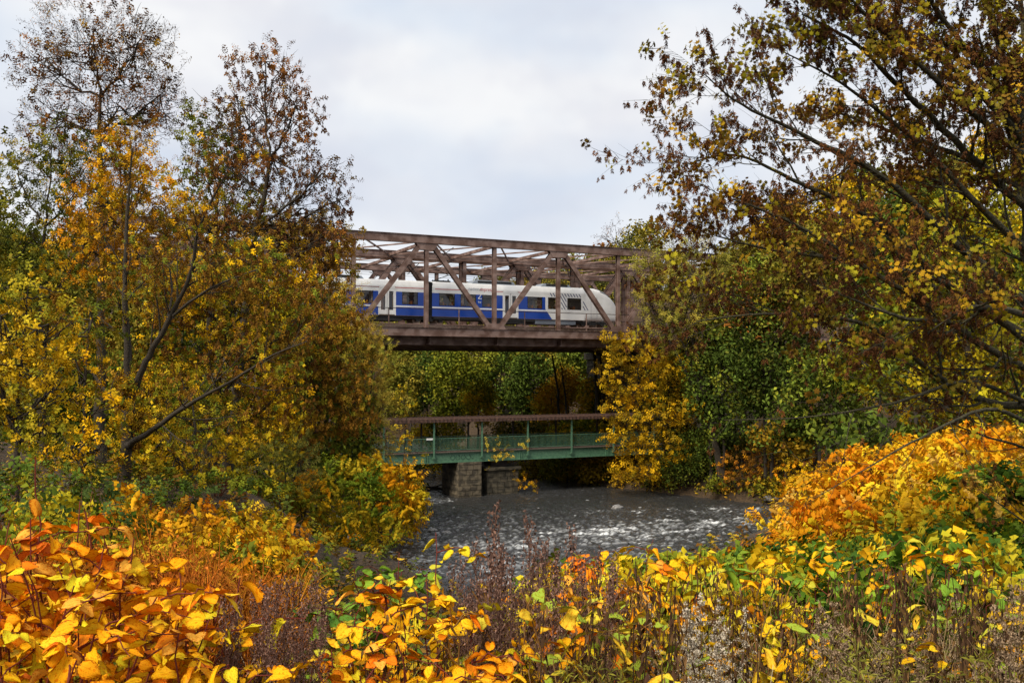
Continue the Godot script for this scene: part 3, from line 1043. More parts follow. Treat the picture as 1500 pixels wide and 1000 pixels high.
func make_bank_pieces() -> void:
	var g := "grey boulders on the bank below the knotweed bush"
	boulder(water_at(512, 812), Vector3(0.95, 0.6, 0.75), "pale grey boulder at the water, largest of the bank rocks", g)
	boulder(water_at(484, 816), Vector3(0.75, 0.42, 0.5), "grey boulder beside the largest bank rock, away from the river", g)
	boulder(water_at(460, 826), Vector3(0.5, 0.35, 0.45), "grey boulder at the foot of the orange thicket, lowest of the bank rocks", g)
	boulder(water_at(495, 804), Vector3(0.55, 0.4, 0.5), "dark boulder tucked under the yellow knotweed bush", g)
	boulder(water_at(538, 808), Vector3(0.55, 0.35, 0.5), "small flat rock at the tip of the stony bank", g)
	boulder(water_at(903, 744), Vector3(0.55, 0.26, 0.45), "pale rock breaking the surface in the middle of the river")
	boulder(water_at(634, 776), Vector3(0.35, 0.16, 0.3), "low dark rock in the rapids beside the knotweed bush")
	boulder(water_at(655, 779), Vector3(0.4, 0.12, 0.3), "flat wet rock in the rapids, further out from the bush")
	boulder(water_at(1128, 738), Vector3(0.9, 0.3, 0.6), "brown flat rock on the river's far edge under the shrubs")
	for e in [[632, 718, 5.5, 0.2, 0.14], [648, 716, 4.0, -0.15, 0.11], [640, 712, 4.6, 0.5, 0.09], [660, 720, 3.0, -0.4, 0.12]]:
		var p := water_at(e[0], e[1])
		var m := MB.new()
		var path := PackedVector3Array()
		var rr := PackedFloat32Array()
		for i in 7:
			var t := i / 6.0 - 0.5
			path.push_back(Vector3(t * e[2], 0.1 + t * e[3] * 1.4 + rf(-0.04, 0.04), rf(-0.1, 0.1)))
			rr.push_back(e[4] * (1.0 - 0.5 * (t + 0.5)))
		m.tube(path, rr, 7)
		var o := part("driftwood_log", m.mesh(), M.bark, self)
		o.position = p
		o.rotation.y = e[3]
		tag(o, "%s stranded in shallow water beside the pale stone pier" % {632: "longest dead branch", 648: "straight middling branch", 640: "thin branch raised at an angle", 660: "shortest thick branch"}[e[0]], "driftwood", "driftwood caught at the pale pier")

func water_at(px: float, py: float) -> Vector3:
	return at(px, py, CAM.y * F / (py - 547.0))

# ---------- leaves ----------
var SP := {}
var GOLD := [lin(0.50, 0.25, 0.012), lin(0.60, 0.36, 0.02), lin(0.46, 0.32, 0.025), lin(0.34, 0.28, 0.03)]
var GOLD_GREEN := [lin(0.60, 0.33, 0.015), lin(0.56, 0.38, 0.025), lin(0.40, 0.31, 0.022), lin(0.20, 0.20, 0.02), lin(0.09, 0.11, 0.018)]
var OLIVE := [lin(0.28, 0.22, 0.05), lin(0.20, 0.18, 0.04), lin(0.15, 0.15, 0.03), lin(0.11, 0.12, 0.03)]
var GREEN := [lin(0.20, 0.21, 0.035), lin(0.12, 0.155, 0.03), lin(0.075, 0.11, 0.026), lin(0.05, 0.075, 0.022)]
var BROWN := [lin(0.22, 0.09, 0.03), lin(0.15, 0.066, 0.026), lin(0.10, 0.045, 0.022), lin(0.2, 0.12, 0.03)]
var RUST := [lin(0.36, 0.10, 0.02), lin(0.26, 0.075, 0.02), lin(0.17, 0.06, 0.02)]
var KEYS := [lin(0.14, 0.058, 0.03), lin(0.095, 0.04, 0.024), lin(0.07, 0.03, 0.022)]
var KNOT := [lin(0.66, 0.22, 0.012), lin(0.68, 0.30, 0.015), lin(0.68, 0.38, 0.02), lin(0.60, 0.42, 0.03)]
var KNOT_GREEN := [lin(0.62, 0.36, 0.02), lin(0.42, 0.36, 0.03), lin(0.16, 0.22, 0.03), lin(0.06, 0.12, 0.02), lin(0.04, 0.085, 0.02)]

var AUTUMN := [lin(0.62, 0.34, 0.01), lin(0.36, 0.23, 0.015), lin(0.20, 0.16, 0.02), lin(0.13, 0.14, 0.02), lin(0.09, 0.11, 0.018), lin(0.18, 0.09, 0.02), lin(0.24, 0.13, 0.02)]

func pick(pal: Array, p: Vector3, spread := 0.35) -> Color:
	var t := clampf(0.5 + 0.85 * lump.get_noise_3dv(p * 2.2) + rf(-spread, spread), 0.0, 0.999)
	var c: Color = pal[int(t * pal.size())]
	var k := rf(0.8, 1.3) * 1.18
	return Color(minf(c.r * k * rf(0.95, 1.08), 0.8), minf(c.g * k, 0.6), c.b * k * 0.6)

func leaf4(b: MB, p: Vector3, d: Vector3, nn: Vector3, l: float, w: float, droop: float) -> void:
	var s := d.cross(nn).normalized() * w * 0.5
	var c := p + d * l * 0.45 - nn * w * 0.12
	var e := p + d * l - Vector3.UP * droop * l
	var n1 := (nn + s.normalized() * 0.3).normalized()
	var n2 := (nn - s.normalized() * 0.3).normalized()
	var i := b.vert(p, nn); b.vert(p + d * l * 0.42 + s, n1); b.vert(c, nn); b.vert(p + d * l * 0.42 - s, n2); b.vert(e, nn)
	b.tri_ix(i, i + 1, i + 2); b.tri_ix(i, i + 2, i + 3); b.tri_ix(i + 1, i + 4, i + 2); b.tri_ix(i + 2, i + 4, i + 3)

func leaf_maple(b: MB, p: Vector3, d: Vector3, nn: Vector3, l: float) -> void:
	var s := d.cross(nn).normalized()
	var o := p + d * l * 0.38
	var i := b.vert(o, nn)
	var ang := [180.0, 128.0, 100.0, 70.0, 46.0, 22.0, 0.0, -22.0, -46.0, -70.0, -100.0, -128.0]
	var rad := [0.38, 0.3, 0.52, 0.32, 0.62, 0.36, 0.66, 0.36, 0.62, 0.32, 0.52, 0.3]
	for k in 12:
		var a := deg_to_rad(ang[k])
		var q: Vector3 = o + (d * cos(a) + s * sin(a)) * rad[k] * l + nn * (0.1 * l if k % 2 == 0 else -0.02 * l)
		b.vert(q, (nn + (q - o) * 0.4 / l).normalized())
	for k in 12: b.tri_ix(i, i + 1 + k, i + 1 + (k + 1) % 12)

func make_sprays() -> void:
	var wood := lin(0.22, 0.16, 0.12)
	for kind in ["oval", "maple", "keys", "willow", "far", "knot", "twig", "bracken"]:
		var b := MB.new()
		var n: int = {"oval": 11, "maple": 6, "keys": 7, "willow": 22, "far": 15, "knot": 10, "twig": 9, "bracken": 16}[kind]
		b.col = wood
		if kind == "keys":
			b.tube(PackedVector3Array([Vector3(0, 0, 0), Vector3(0.05, -0.45, 0.02), Vector3(0.0, -0.85, 0.0)]), PackedFloat32Array([0.012, 0.01, 0.006]), 3)
			for k in n:
				b.col = Color.WHITE * rf(0.75, 1.2)
				var p := Vector3(0.02, -0.2 - 0.65 * k / n, 0.0)
				var a := k * 2.4
				for s in [-1, 1]:
					var d := (Vector3(cos(a + s * 0.5), -1.0, sin(a + s * 0.5))).normalized()
					leaf4(b, p, d, Vector3(sin(a), 0.2, cos(a)).normalized(), 0.42, 0.15, 0.1)
		else:
			var top := 0.95
			var bend := 0.12 if kind != "knot" else 0.28
			if kind != "far":
				b.tube(PackedVector3Array([Vector3.ZERO, Vector3(0.02, top * 0.5, 0.03), Vector3(bend, top, 0.0)]), PackedFloat32Array([0.014, 0.01, 0.005]), 3)
			if kind == "bracken":  # fine upright dead stems
				for k in n:
					var y := 0.05 + 0.8 * k / n
					var a := k * 2.4
					var d := Vector3(cos(a), rf(0.8, 2.0), sin(a)).normalized()
					b.col = Color.WHITE * rf(0.6, 1.2)
					var e := Vector3(0, y, 0) + d * rf(0.25, 0.5)
					b.tube(PackedVector3Array([Vector3(0, y, 0), e]), PackedFloat32Array([0.007, 0.003]), 3)
					leaf4(b, e, (d + rv() * 0.6).normalized(), rv(), 0.07, 0.03, 0.2)
			elif kind == "twig":  # bare twigs with a few small leaves
				for k in n:
					var y := 0.15 + 0.8 * k / n
					var a := k * 2.4
					var d := Vector3(cos(a), 1.0, sin(a)).normalized()
					b.col = wood
					b.tube(PackedVector3Array([Vector3(0, y, 0), Vector3(0, y, 0) + d * rf(0.3, 0.5)]), PackedFloat32Array([0.008, 0.003]), 3)
					b.col = Color.WHITE * rf(0.7, 1.2)
					if k % 2 == 0: leaf4(b, Vector3(0, y, 0) + d * 0.35, Vector3(cos(a + 1), -0.6, sin(a + 1)).normalized(), Vector3.UP, 0.18, 0.1, 0.2)
			else:
				for k in n:
					var t := (k + 0.5) / n
					b.col = Color.WHITE * rf(0.72, 1.22)
					var y := 0.12 + 0.86 * t
					var a := (k % 2) * PI + rf(-0.5, 0.5) if kind in ["knot"] else k * 2.4 + rf(-0.3, 0.3)
					var p := Vector3(bend * t * t, y * top, 0)
					var d := Vector3(cos(a), 0.35 - 0.2 * t, sin(a)).normalized()
					var nn := (Vector3.UP + rv() * 0.55)
					nn = (nn - d * nn.dot(d)).normalized()
					match kind:
						"oval": leaf4(b, p + d * 0.03, d, nn, rf(0.24, 0.34), rf(0.15, 0.2), 0.25)
						"knot": leaf4(b, p + d * 0.04, d, nn, rf(0.27, 0.4), rf(0.2, 0.28), 0.3)
						"maple": leaf_maple(b, p + d * 0.12, (d - Vector3.UP * 0.35).normalized(), nn, rf(0.3, 0.42))
						"willow": leaf4(b, p, Vector3(cos(a), 0.5, sin(a)).normalized(), nn, rf(0.22, 0.34), 0.055, 0.3)
						"far":
							var q := Vector3(rng.randfn(), rng.randfn() * 0.7 + 0.3, rng.randfn()) * 0.36
							leaf4(b, q, (rv() - Vector3.UP * 0.2).normalized(), rv(), rf(0.24, 0.38), rf(0.18, 0.26), 0.2)
		SP[kind] = b.mesh()

# ---------- trees ----------
func basis_to(d: Vector3, roll: float, s: float) -> Basis:
	var y := d.normalized()
	var x := y.cross(Vector3(0.31, 0.2, 0.93)).normalized()
	var z := x.cross(y)
	return Basis(x * s, y * s, z * s).rotated(y, roll)

func bez(a: Vector3, c: Vector3, b: Vector3, n: int, r0: float, r1: float, wob: float, path: PackedVector3Array, rad: PackedFloat32Array) -> void:
	for i in n + 1:
		var t := float(i) / n
		var p := a.lerp(c, t).lerp(c.lerp(b, t), t)
		if i > 0 and i < n: p += rv() * wob
		path.push_back(p)
		rad.push_back(lerpf(r0, r1, pow(t, 0.8)))

# A tree or shrub whose crown is a set of uneven lobes. lobes: [px, py, half width px, half height px, depth shift m]; base: [px, py] or a point.
func crown_tree(called: String, label: String, category: String, group: String, base: Vector3, depth: float, lobes: Array, o: Dictionary) -> Node3D:
	var t := thing(called, label, category, Transform3D(Basis(), base), group)
	var wood := MB.new()
	var xs := {}
	var cs := {}
	var kind: String = o.get("kind", "oval")
	var size: float = o.get("size", 0.6)
	var cov: float = o.get("cover", 2.0)
	var pal: Array = o.pal
	var tr: float = o.get("trunk", 0.2)
	var stems: int = o.get("stems", 1)
	var world := []
	var mid := Vector3.ZERO
	var top := -1e9
	for l in lobes:
		var dd: float = depth + (l[4] if l.size() > 4 else 0.0)
		var c := at(l[0], l[1], dd) - base
		var r := Vector3(l[2] / F * dd, l[3] / F * dd, 0)
		r.z = (r.x + r.y) * 0.5 * o.get("thick", 1.0)
		world.append([c, r])
		mid += c / lobes.size()
		top = maxf(top, c.y)
	# trunk
	var trunks := []
	for k in stems:
		var path := PackedVector3Array()
		var rad := PackedFloat32Array()
		var a := Vector3(rf(-0.3, 0.3), -0.15, rf(-0.3, 0.3)) * (1.0 if stems > 1 else 0.1)
		a.y = -0.25
		var e: Vector3 = Vector3(mid.x * 0.85, maxf(top * 0.8, mid.y), mid.z * 0.85) if stems == 1 else world[k % world.size()][0] * 0.9
		bez(a, Vector3(lerpf(a.x, e.x, 0.25), e.y * 0.55, lerpf(a.z, e.z, 0.25)), e, 10, tr, tr * 0.22, tr * 0.35, path, rad)
		rad[0] = tr * 1.35
		wood.tube(path, rad, 8)
		trunks.append(path)
	for li in world.size():
		var c: Vector3 = world[li][0]
		var r: Vector3 = world[li][1]
		# limb from the trunk into the lobe
		var path: PackedVector3Array = trunks[li % stems]
		var want := c.y - r.y * 0.3 - Vector2(c.x - mid.x, c.z - mid.z).length() * 0.45
		var j := 0
		for q in path.size():
			if absf(path[q].y - want) < absf(path[j].y - want): j = q
		var p0 := path[j]
		var lp := PackedVector3Array()
		var lr := PackedFloat32Array()
		var lr0 := tr * 0.45 * clampf(1.0 - 0.6 * p0.y / maxf(top, 0.1), 0.3, 1.0)
		bez(p0, p0.lerp(c, 0.5) - Vector3(0, p0.distance_to(c) * 0.1, 0), c + Vector3(0, r.y * 0.3, 0), 6, lr0, lr0 * 0.35, p0.distance_to(c) * 0.03, lp, lr)
		wood.tube(lp, lr, 5)
		var nb: int = o.get("boughs", 7)
		var rod0: float = o.get("bough", 0.03)
		for k in nb:
			var s := lp[rng.randi_range(2, lp.size() - 1)]
			var e := c + rv() * r * rf(0.6, 0.95)
			var bp := PackedVector3Array()
			var br := PackedFloat32Array()
			bez(s, s.lerp(e, 0.5) + Vector3(0, -0.1 * s.distance_to(e), 0), e, 4, rod0, rod0 * 0.3, s.distance_to(e) * 0.05, bp, br)
			wood.tube(bp, br, 3)
			for h in o.get("twigs", 0):
				var s2 := bp[rng.randi_range(1, bp.size() - 1)]
				var e2 := s2 + (rv() + (e - s).normalized() * 0.8 + Vector3.UP * 0.2) * rf(0.12, 0.35) * r.y
				wood.tube(PackedVector3Array([s2, s2.lerp(e2, 0.5) + rv() * 0.05, e2]), PackedFloat32Array([rod0 * 0.45, rod0 * 0.3, rod0 * 0.12]), 3)
		# leaf sprays, gathered into clumps with gaps between
		var n := int(cov * PI * r.x * r.y / (0.4 * size * size))
		var gap: float = o.get("gap", 0.0)
		var ph := rf(0, 100)
		var tries := 0
		var made := 0
		while made < n and tries < n * 4:
			tries += 1
			var d := rv()
			var q := c + d * r * pow(rng.randf(), 0.4) * (1.0 + 0.35 * lump.get_noise_3dv(d * 14.0 + Vector3(ph, 0, 0)))
			if fine.get_noise_3dv((q + base) * (1.1 / (size + 0.45))) < gap - 0.25 and rng.randf() < 0.9: continue
			made += 1
			var k2: String = kind
			var cc: Color
			if o.has("kind2") and rng.randf() < float(o.share2):
				k2 = o.kind2
				cc = pick(o.pal2, q + base)
			else:
				cc = pick(pal, q + base, o.get("mix", 0.35))
			if not xs.has(k2):
				xs[k2] = []
				cs[k2] = PackedColorArray()
			var dir := (d + rv() * 0.8 + Vector3(0, float(o.get("up", 0.1)), 0)).normalized()
			if k2 == "keys": dir = (Vector3.UP + rv() * 0.25).normalized()
			xs[k2].append(Transform3D(basis_to(dir, rf(0, TAU), size * rf(0.7, 1.3) * (0.75 if k2 == "keys" else 1.0)), q))
			cs[k2].push_back(cc)
	part(o.get("wood_name", "trunk"), wood.mesh(), o.get("bark", M.bark), t)
	for k2 in xs: scatter("crown" if k2 != "keys" else "seed_clusters", SP[k2], M.leaf if kind != "far" else M.leaf_far, xs[k2], cs[k2], t)
	return t

# A branch that divides again and again; sprays go on the last ones.
func grow(b: MB, tips: Array, p: Vector3, d: Vector3, l: float, r: float, lev: int, o: Dictionary) -> void:
	var n := 6 if lev > 0 else 4
	var path := PackedVector3Array([p])
	var rad := PackedFloat32Array([r])
	var dirs := [d]
	for i in n:
		d = (d + rv() * float(o.wiggle) + Vector3(0, float(o.up), 0)).normalized()
		p += d * l / n
		path.push_back(p)
		rad.push_back(lerpf(r, r * 0.18, float(i + 1) / n))
		dirs.append(d)
	b.tube(path, rad, 6 if r > 0.05 else 4 if r > 0.015 else 3)
	fill(b, tips, path, rad, l, lev, o)

func fill(b: MB, tips: Array, path: PackedVector3Array, rad: PackedFloat32Array, l: float, lev: int, o: Dictionary) -> void:
	var n := path.size() - 1
	if lev == 0:
		for k in int(o.sprays):
			var f := rf(0.25, 1.0) * n
			var i := mini(int(f), n - 1)
			tips.append([path[i].lerp(path[i + 1], f - i), (path[i + 1] - path[i]).normalized()])
		return
	var kids: int = o.kids[lev]
	for k in kids:
		var f := lerpf(float(o.get("from", 0.25)), 1.0, (k + rng.randf()) / kids) * n
		var i := mini(int(f), n - 1)
		var q := path[i].lerp(path[i + 1], f - i)
		var dd := (path[i + 1] - path[i]).normalized()
		var side := dd.cross(rv()).normalized()
		var nd := (dd * 1.0 + side * rf(0.6, 1.1)).normalized()
		grow(b, tips, q, nd, l * rf(0.32, 0.55) * (1.15 - 0.45 * f / n), clampf(rad[i] * rf(0.35, 0.55), 0.004, 0.03 * float(o.get("thickest", 1.0))), lev - 1, o)

# A tree given by its main limbs: [[px, py, depth, radius m], ...] each
func limbed_tree(called: String, label: String, category: String, group: String, base: Vector3, limbs: Array, o: Dictionary) -> Node3D:
	var t := thing(called, label, category, Transform3D(Basis(), base), group)
	var trunk := MB.new()
	var wood := MB.new()
	var tips := []
	var bare := o.duplicate()
	bare.sprays = 1
	bare.kids = [0, 4, 8]
	for lb in limbs:
		var c := Curve3D.new()
		var ctrl := PackedVector3Array()
		for q in lb: ctrl.push_back(at(q[0], q[1], q[2]) - base)
		for i in ctrl.size():
			var tan := (ctrl[mini(i + 1, ctrl.size() - 1)] - ctrl[maxi(i - 1, 0)]) / 6.0
			c.add_point(ctrl[i], -tan, tan)
		var path := PackedVector3Array()
		var rad := PackedFloat32Array()
		var total := 0.0
		var m := (ctrl.size() - 1) * 6
		for i in m + 1:
			var f := float(i) / 6.0
			var k := mini(int(f), ctrl.size() - 2)
			var p := c.sample(k, f - k)
			var r := lerpf(lb[k][3], lb[k + 1][3], f - k)
			p += rv() * r * 0.35
			if i > 0: total += p.distance_to(path[i - 1])
			path.push_back(p)
			rad.push_back(r)
		trunk.tube(path, rad, 8)
		fill(wood, tips, path, rad, total * float(o.get("reach", 0.6)), int(o.levels), bare if o.has("bare_below") and lb[-1][1] > float(o.bare_below) else o)
	var tk := part("trunk", trunk.mesh(), o.get("bark", M.bark_moss), t)
	part("branches", wood.mesh(), o.get("bark", M.bark_moss), tk, "stuff")
	var xs := {}
	var cs := {}
	for q in tips:
		var p: Vector3 = q[0]
		if rng.randf() > float(o.get("keep", 1.0)): continue
		var k: String = o.kind
		var pal: Array = o.pal
		if rng.randf() < float(o.get("share2", 0.0)):
			k = o.kind2
			pal = o.pal2
		if not xs.has(k):
			xs[k] = []
			cs[k] = PackedColorArray()
		var dir: Vector3 = (q[1] + rv() * 0.6).normalized()
		if k == "keys": dir = (Vector3.UP + rv() * 0.3).normalized()
		xs[k].append(Transform3D(basis_to(dir, rf(0, TAU), float(o.size) * rf(0.7, 1.25) * (0.55 if k == "keys" else 1.0)), p))
		cs[k].push_back(pick(pal, p + base))
	for k in xs: scatter("crown" if k != "keys" else "seed_clusters", SP[k], M.leaf if k != "keys" else M.dry, xs[k], cs[k], t)
	return t

func land(px: float, depth: float) -> float:  # the nearest depth along this line that is dry land
	for k in 60:
		for s in [1.0, -1.0]:
			var d: float = depth + s * k * 0.5
			if river_distance(Vector2((px - 750.0) / F * d, d)) > 0.8: return d
	return depth

func foot(px: float, depth: float) -> Vector3:
	var x := (px - 750.0) / F * depth
	return Vector3(x, ground(x, depth), -depth)

func far_crown(px: float, py: float, w: float, h: float) -> Array:  # lobes for a rounded crown, uneven
	var out := [[px, py, w * 0.62, h * 0.62, 0.0]]
	var n := 9
	for k in n:
		var a := TAU * k / n + rf(-0.3, 0.3)
		var q := rf(0.5, 0.68)
		out.append([px + cos(a) * w * q, py + sin(a) * h * q, w * rf(0.26, 0.44), h * rf(0.22, 0.4), rf(-2.2, 1.2)])
	return out

func make_woods() -> void:
	var far := {"kind": "far", "size": 1.15, "cover": 2.2, "boughs": 3, "bough": 0.05, "trunk": 0.22, "bark": M.bark_far, "thick": 0.8, "gap": 0.12}
	# the wooded slope seen between the two bridges: px, py, half sizes, depth, palette, label
	var list := [
		[588, 566, 34, 62, 132, OLIVE, "pale brown-green tree beside the willow, seen between the two bridges"],
		[622, 562, 28, 50, 138, [GREEN[2], GREEN[3], GREEN[2]], "dark green pointed tree between the two bridges"],
		[668, 566, 50, 66, 126, [lin(0.22, 0.22, 0.03), lin(0.14, 0.17, 0.03), lin(0.09, 0.12, 0.02)], "bright yellow-green broad tree between the two bridges"],
		[702, 590, 30, 42, 120, GOLD_GREEN, "yellowing small tree in front of the broad green tree"],
		[735, 556, 46, 62, 140, GREEN, "mid-green tree, centre of the gap between the bridges"],
		[778, 562, 40, 66, 134, [GREEN[2], GREEN[3]], "deep green leaning tree between the two bridges"],
		[808, 590, 30, 36, 122, GOLD, "orange-yellow small tree above the footbridge roof"],
		[845, 552, 46, 58, 138, GREEN, "green tree near the shaded pier"],
		[828, 566, 26, 34, 128, [lin(0.42, 0.22, 0.02), lin(0.3, 0.18, 0.02)], "amber young tree beside the bare trunks"],
		[880, 590, 40, 52, 126, GOLD_GREEN, "yellow-green tree above the footbridge's far end"],
		[640, 632, 44, 26, 118, GOLD_GREEN, "low golden shrub behind the footbridge railing, toward the willow"],
		[760, 640, 60, 28, 118, [lin(0.14, 0.12, 0.025), lin(0.30, 0.19, 0.02), lin(0.07, 0.08, 0.02)], "low olive shrub behind the middle of the footbridge"],
		[850, 636, 52, 30, 116, GOLD_GREEN, "yellow shrub behind the footbridge near the far bank"],
		[660, 672, 34, 26, 113, GOLD_GREEN, "golden shrub overhanging water beside the pale pier"],
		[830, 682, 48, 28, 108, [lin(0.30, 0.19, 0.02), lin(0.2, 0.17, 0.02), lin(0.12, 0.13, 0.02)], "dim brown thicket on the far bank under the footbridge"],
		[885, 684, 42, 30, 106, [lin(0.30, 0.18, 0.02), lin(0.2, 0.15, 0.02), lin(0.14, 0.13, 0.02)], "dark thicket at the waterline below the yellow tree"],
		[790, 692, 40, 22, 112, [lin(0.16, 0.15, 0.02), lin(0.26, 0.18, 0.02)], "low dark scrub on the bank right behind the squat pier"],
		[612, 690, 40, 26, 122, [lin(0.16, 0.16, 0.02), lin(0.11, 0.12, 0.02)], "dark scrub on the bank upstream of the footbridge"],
		[600, 530, 48, 50, 152, OLIVE, "olive tree in the upper row under the railway deck, willow side"],
		[690, 520, 52, 46, 156, [lin(0.2, 0.18, 0.04), lin(0.14, 0.14, 0.03)], "dull green tree in the upper row under the railway deck"],
		[770, 518, 52, 46, 154, OLIVE, "brownish tree in the upper row under the deck's middle"],
		[850, 520, 50, 46, 150, [lin(0.18, 0.17, 0.04), lin(0.13, 0.13, 0.03)], "dim olive tree in the upper row beside the tall pier"],
		[645, 500, 50, 44, 160, [lin(0.2, 0.19, 0.04), lin(0.15, 0.15, 0.03)], "high olive tree just under the deck's near half"],
		[735, 498, 52, 44, 160, [lin(0.24, 0.19, 0.04), lin(0.15, 0.15, 0.03)], "high yellowish tree just under the deck's middle"],
		[810, 500, 50, 44, 160, OLIVE, "high olive tree just under the deck's far half"],
		# tops seen through and above the trusses
		[668, 452, 52, 44, 165, OLIVE, "dull yellow tree rising behind the train's middle doors"],
		[725, 440, 58, 52, 172, OLIVE, "yellow-brown tree rising behind the train roof"],
		[785, 432, 54, 56, 168, [lin(0.30, 0.21, 0.04), lin(0.22, 0.18, 0.04)], "golden-brown tree behind the trusses above the train"],
		[840, 428, 50, 58, 165, OLIVE, "olive tree behind the trusses above the cab"],
		[890, 420, 48, 62, 160, OLIVE, "olive tree rising behind the bridge's far end"],
		[600, 492, 60, 34, 175, OLIVE, "low tree on the far slope, hidden behind the train"],
		[520, 500, 60, 40, 170, OLIVE, "low tree on the far slope behind the hanging brown branches"],
		[905, 356, 36, 36, 150, BROWN, "thin brown treetop above the bridge's far end"],
		[940, 372, 40, 56, 140, OLIVE, "pale olive tree joining the top chord's far end"]]
	for e in list:
		var f := far.duplicate()
		f.pal = e[5]
		if e[4] < 125: f.size = 0.9
		if e[6].begins_with("thin"):
			f.cover = 0.7
			f.kind = "twig"
			f.twigs = 3
		var shrub: bool = e[3] < 34
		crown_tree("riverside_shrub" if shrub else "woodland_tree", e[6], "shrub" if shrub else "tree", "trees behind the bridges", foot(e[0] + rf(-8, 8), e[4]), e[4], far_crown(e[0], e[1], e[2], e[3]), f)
	for e in [[870, 560, 118, 0.28, 470], [879, 562, 121, 0.22, 465], [815, 590, 119, 0.2, 520], [826, 600, 118, 0.16, 530]]:
		var p := foot(e[0] + 6, e[2])
		var m := MB.new()
		var path := PackedVector3Array()
		var rad := PackedFloat32Array()
		bez(Vector3(0, -0.2, 0), at(e[0] + 4, (e[1] + e[4]) * 0.5, e[2]) - p, at(e[0] - 6, e[4], e[2]) - p, 8, e[3], e[3] * 0.45, 0.08, path, rad)
		m.tube(path, rad, 7)
		for k in 7:
			var q := path[3 + k % 5]
			m.tube(PackedVector3Array([q, q + (rv() + Vector3.UP * 0.5) * 2.0]), PackedFloat32Array([0.05, 0.012]), 3)
		var o := part("bare_trunk", m.mesh(), M.bark_far, self)
		o.position = p
		tag(o, "slim dark tree trunk between the bridges, the %s one" % {870: "taller pier-side", 879: "slightly shorter pier-side", 815: "leaning", 826: "thinnest"}[e[0]], "tree", "bare trunks between the bridges")
	var pier_top := bridge_frame(-2.95, 95.0) * Vector3(1.6, 2.6, -0.4)
	crown_tree("sapling", "sparse pale-leaved sapling rooted on the squat pier, in front of the green girder", "sapling", "", pier_top, pier_top.z * -1.0 - 1.0,
		[[716, 652, 15, 11, 0], [738, 662, 18, 10, 0], [765, 648, 12, 9, 0], [728, 676, 14, 8, 0]], {"kind": "oval", "size": 0.6, "cover": 0.9, "pal": [lin(0.5, 0.36, 0.08), lin(0.36, 0.28, 0.05), lin(0.3, 0.2, 0.03)], "trunk": 0.03, "boughs": 7, "bough": 0.012, "gap": 0.1})
	crown_tree("sapling", "small bright yellow shrub beside the squat pier at the water", "sapling", "", water_at(768, 722), 96.0,
		[[772, 708, 12, 6, 0], [760, 700, 8, 5, 0], [780, 714, 7, 4, 0]], {"kind": "oval", "size": 0.55, "cover": 1.6, "pal": GOLD, "trunk": 0.03, "boughs": 4, "bough": 0.012})
	# the slopes beyond, on both sides
	var n := 0
	while n < 26:
		var x := rf(-120, 130)
		var d := rf(125, 235)
		if absf(x) < 34.0 and d < 185.0: continue
		if x < 15 and x > -60: continue
		n += 1
		var p := Vector3(x, ground(x, d), -d)
		var px := 750.0 + x / d * F
		var h := rf(8, 14) if x > 0 else rf(6, 9)
		var py := 547.0 - (p.y + h - CAM.y) / d * F
		var f := far.duplicate()
		f.size = 2.2
		f.pal = [OLIVE, GREEN, GOLD_GREEN, BROWN][rng.randi() % 4]
		var w := rf(4.0, 6.0) / d * F
		crown_tree("hillside_tree", "autumn tree in the wood on the slopes beyond the valley", "tree", "wood on the far slopes", p, d, far_crown(px, py, w, w * rf(1.0, 1.4)), f)

	var xs := []
	var cs := PackedColorArray()
	for k in 16000:
		var x := rf(-34, 62)
		var d := rf(46, 136)
		var rd := river_distance(Vector2(x, d))
		if rd < 0.2 or (rd > 9.0 and k % 4 != 0): continue
		var p := Vector3(x, ground(x, d) + rf(0, 0.5), -d)
		xs.append(Transform3D(basis_to((Vector3.UP + rv() * 0.5).normalized(), rf(0, TAU), rf(0.7, 1.4)), p))
		cs.push_back(pick([lin(0.26, 0.15, 0.02), lin(0.16, 0.13, 0.02), lin(0.09, 0.11, 0.02), lin(0.06, 0.07, 0.02), lin(0.14, 0.08, 0.02)], p, 0.4))
	var cover := scatter("bank_undergrowth", SP["far"], M.leaf_far, xs, cs, self)
	tag(cover, "low brown and green scrub covering both river banks around the bridges", "undergrowth")

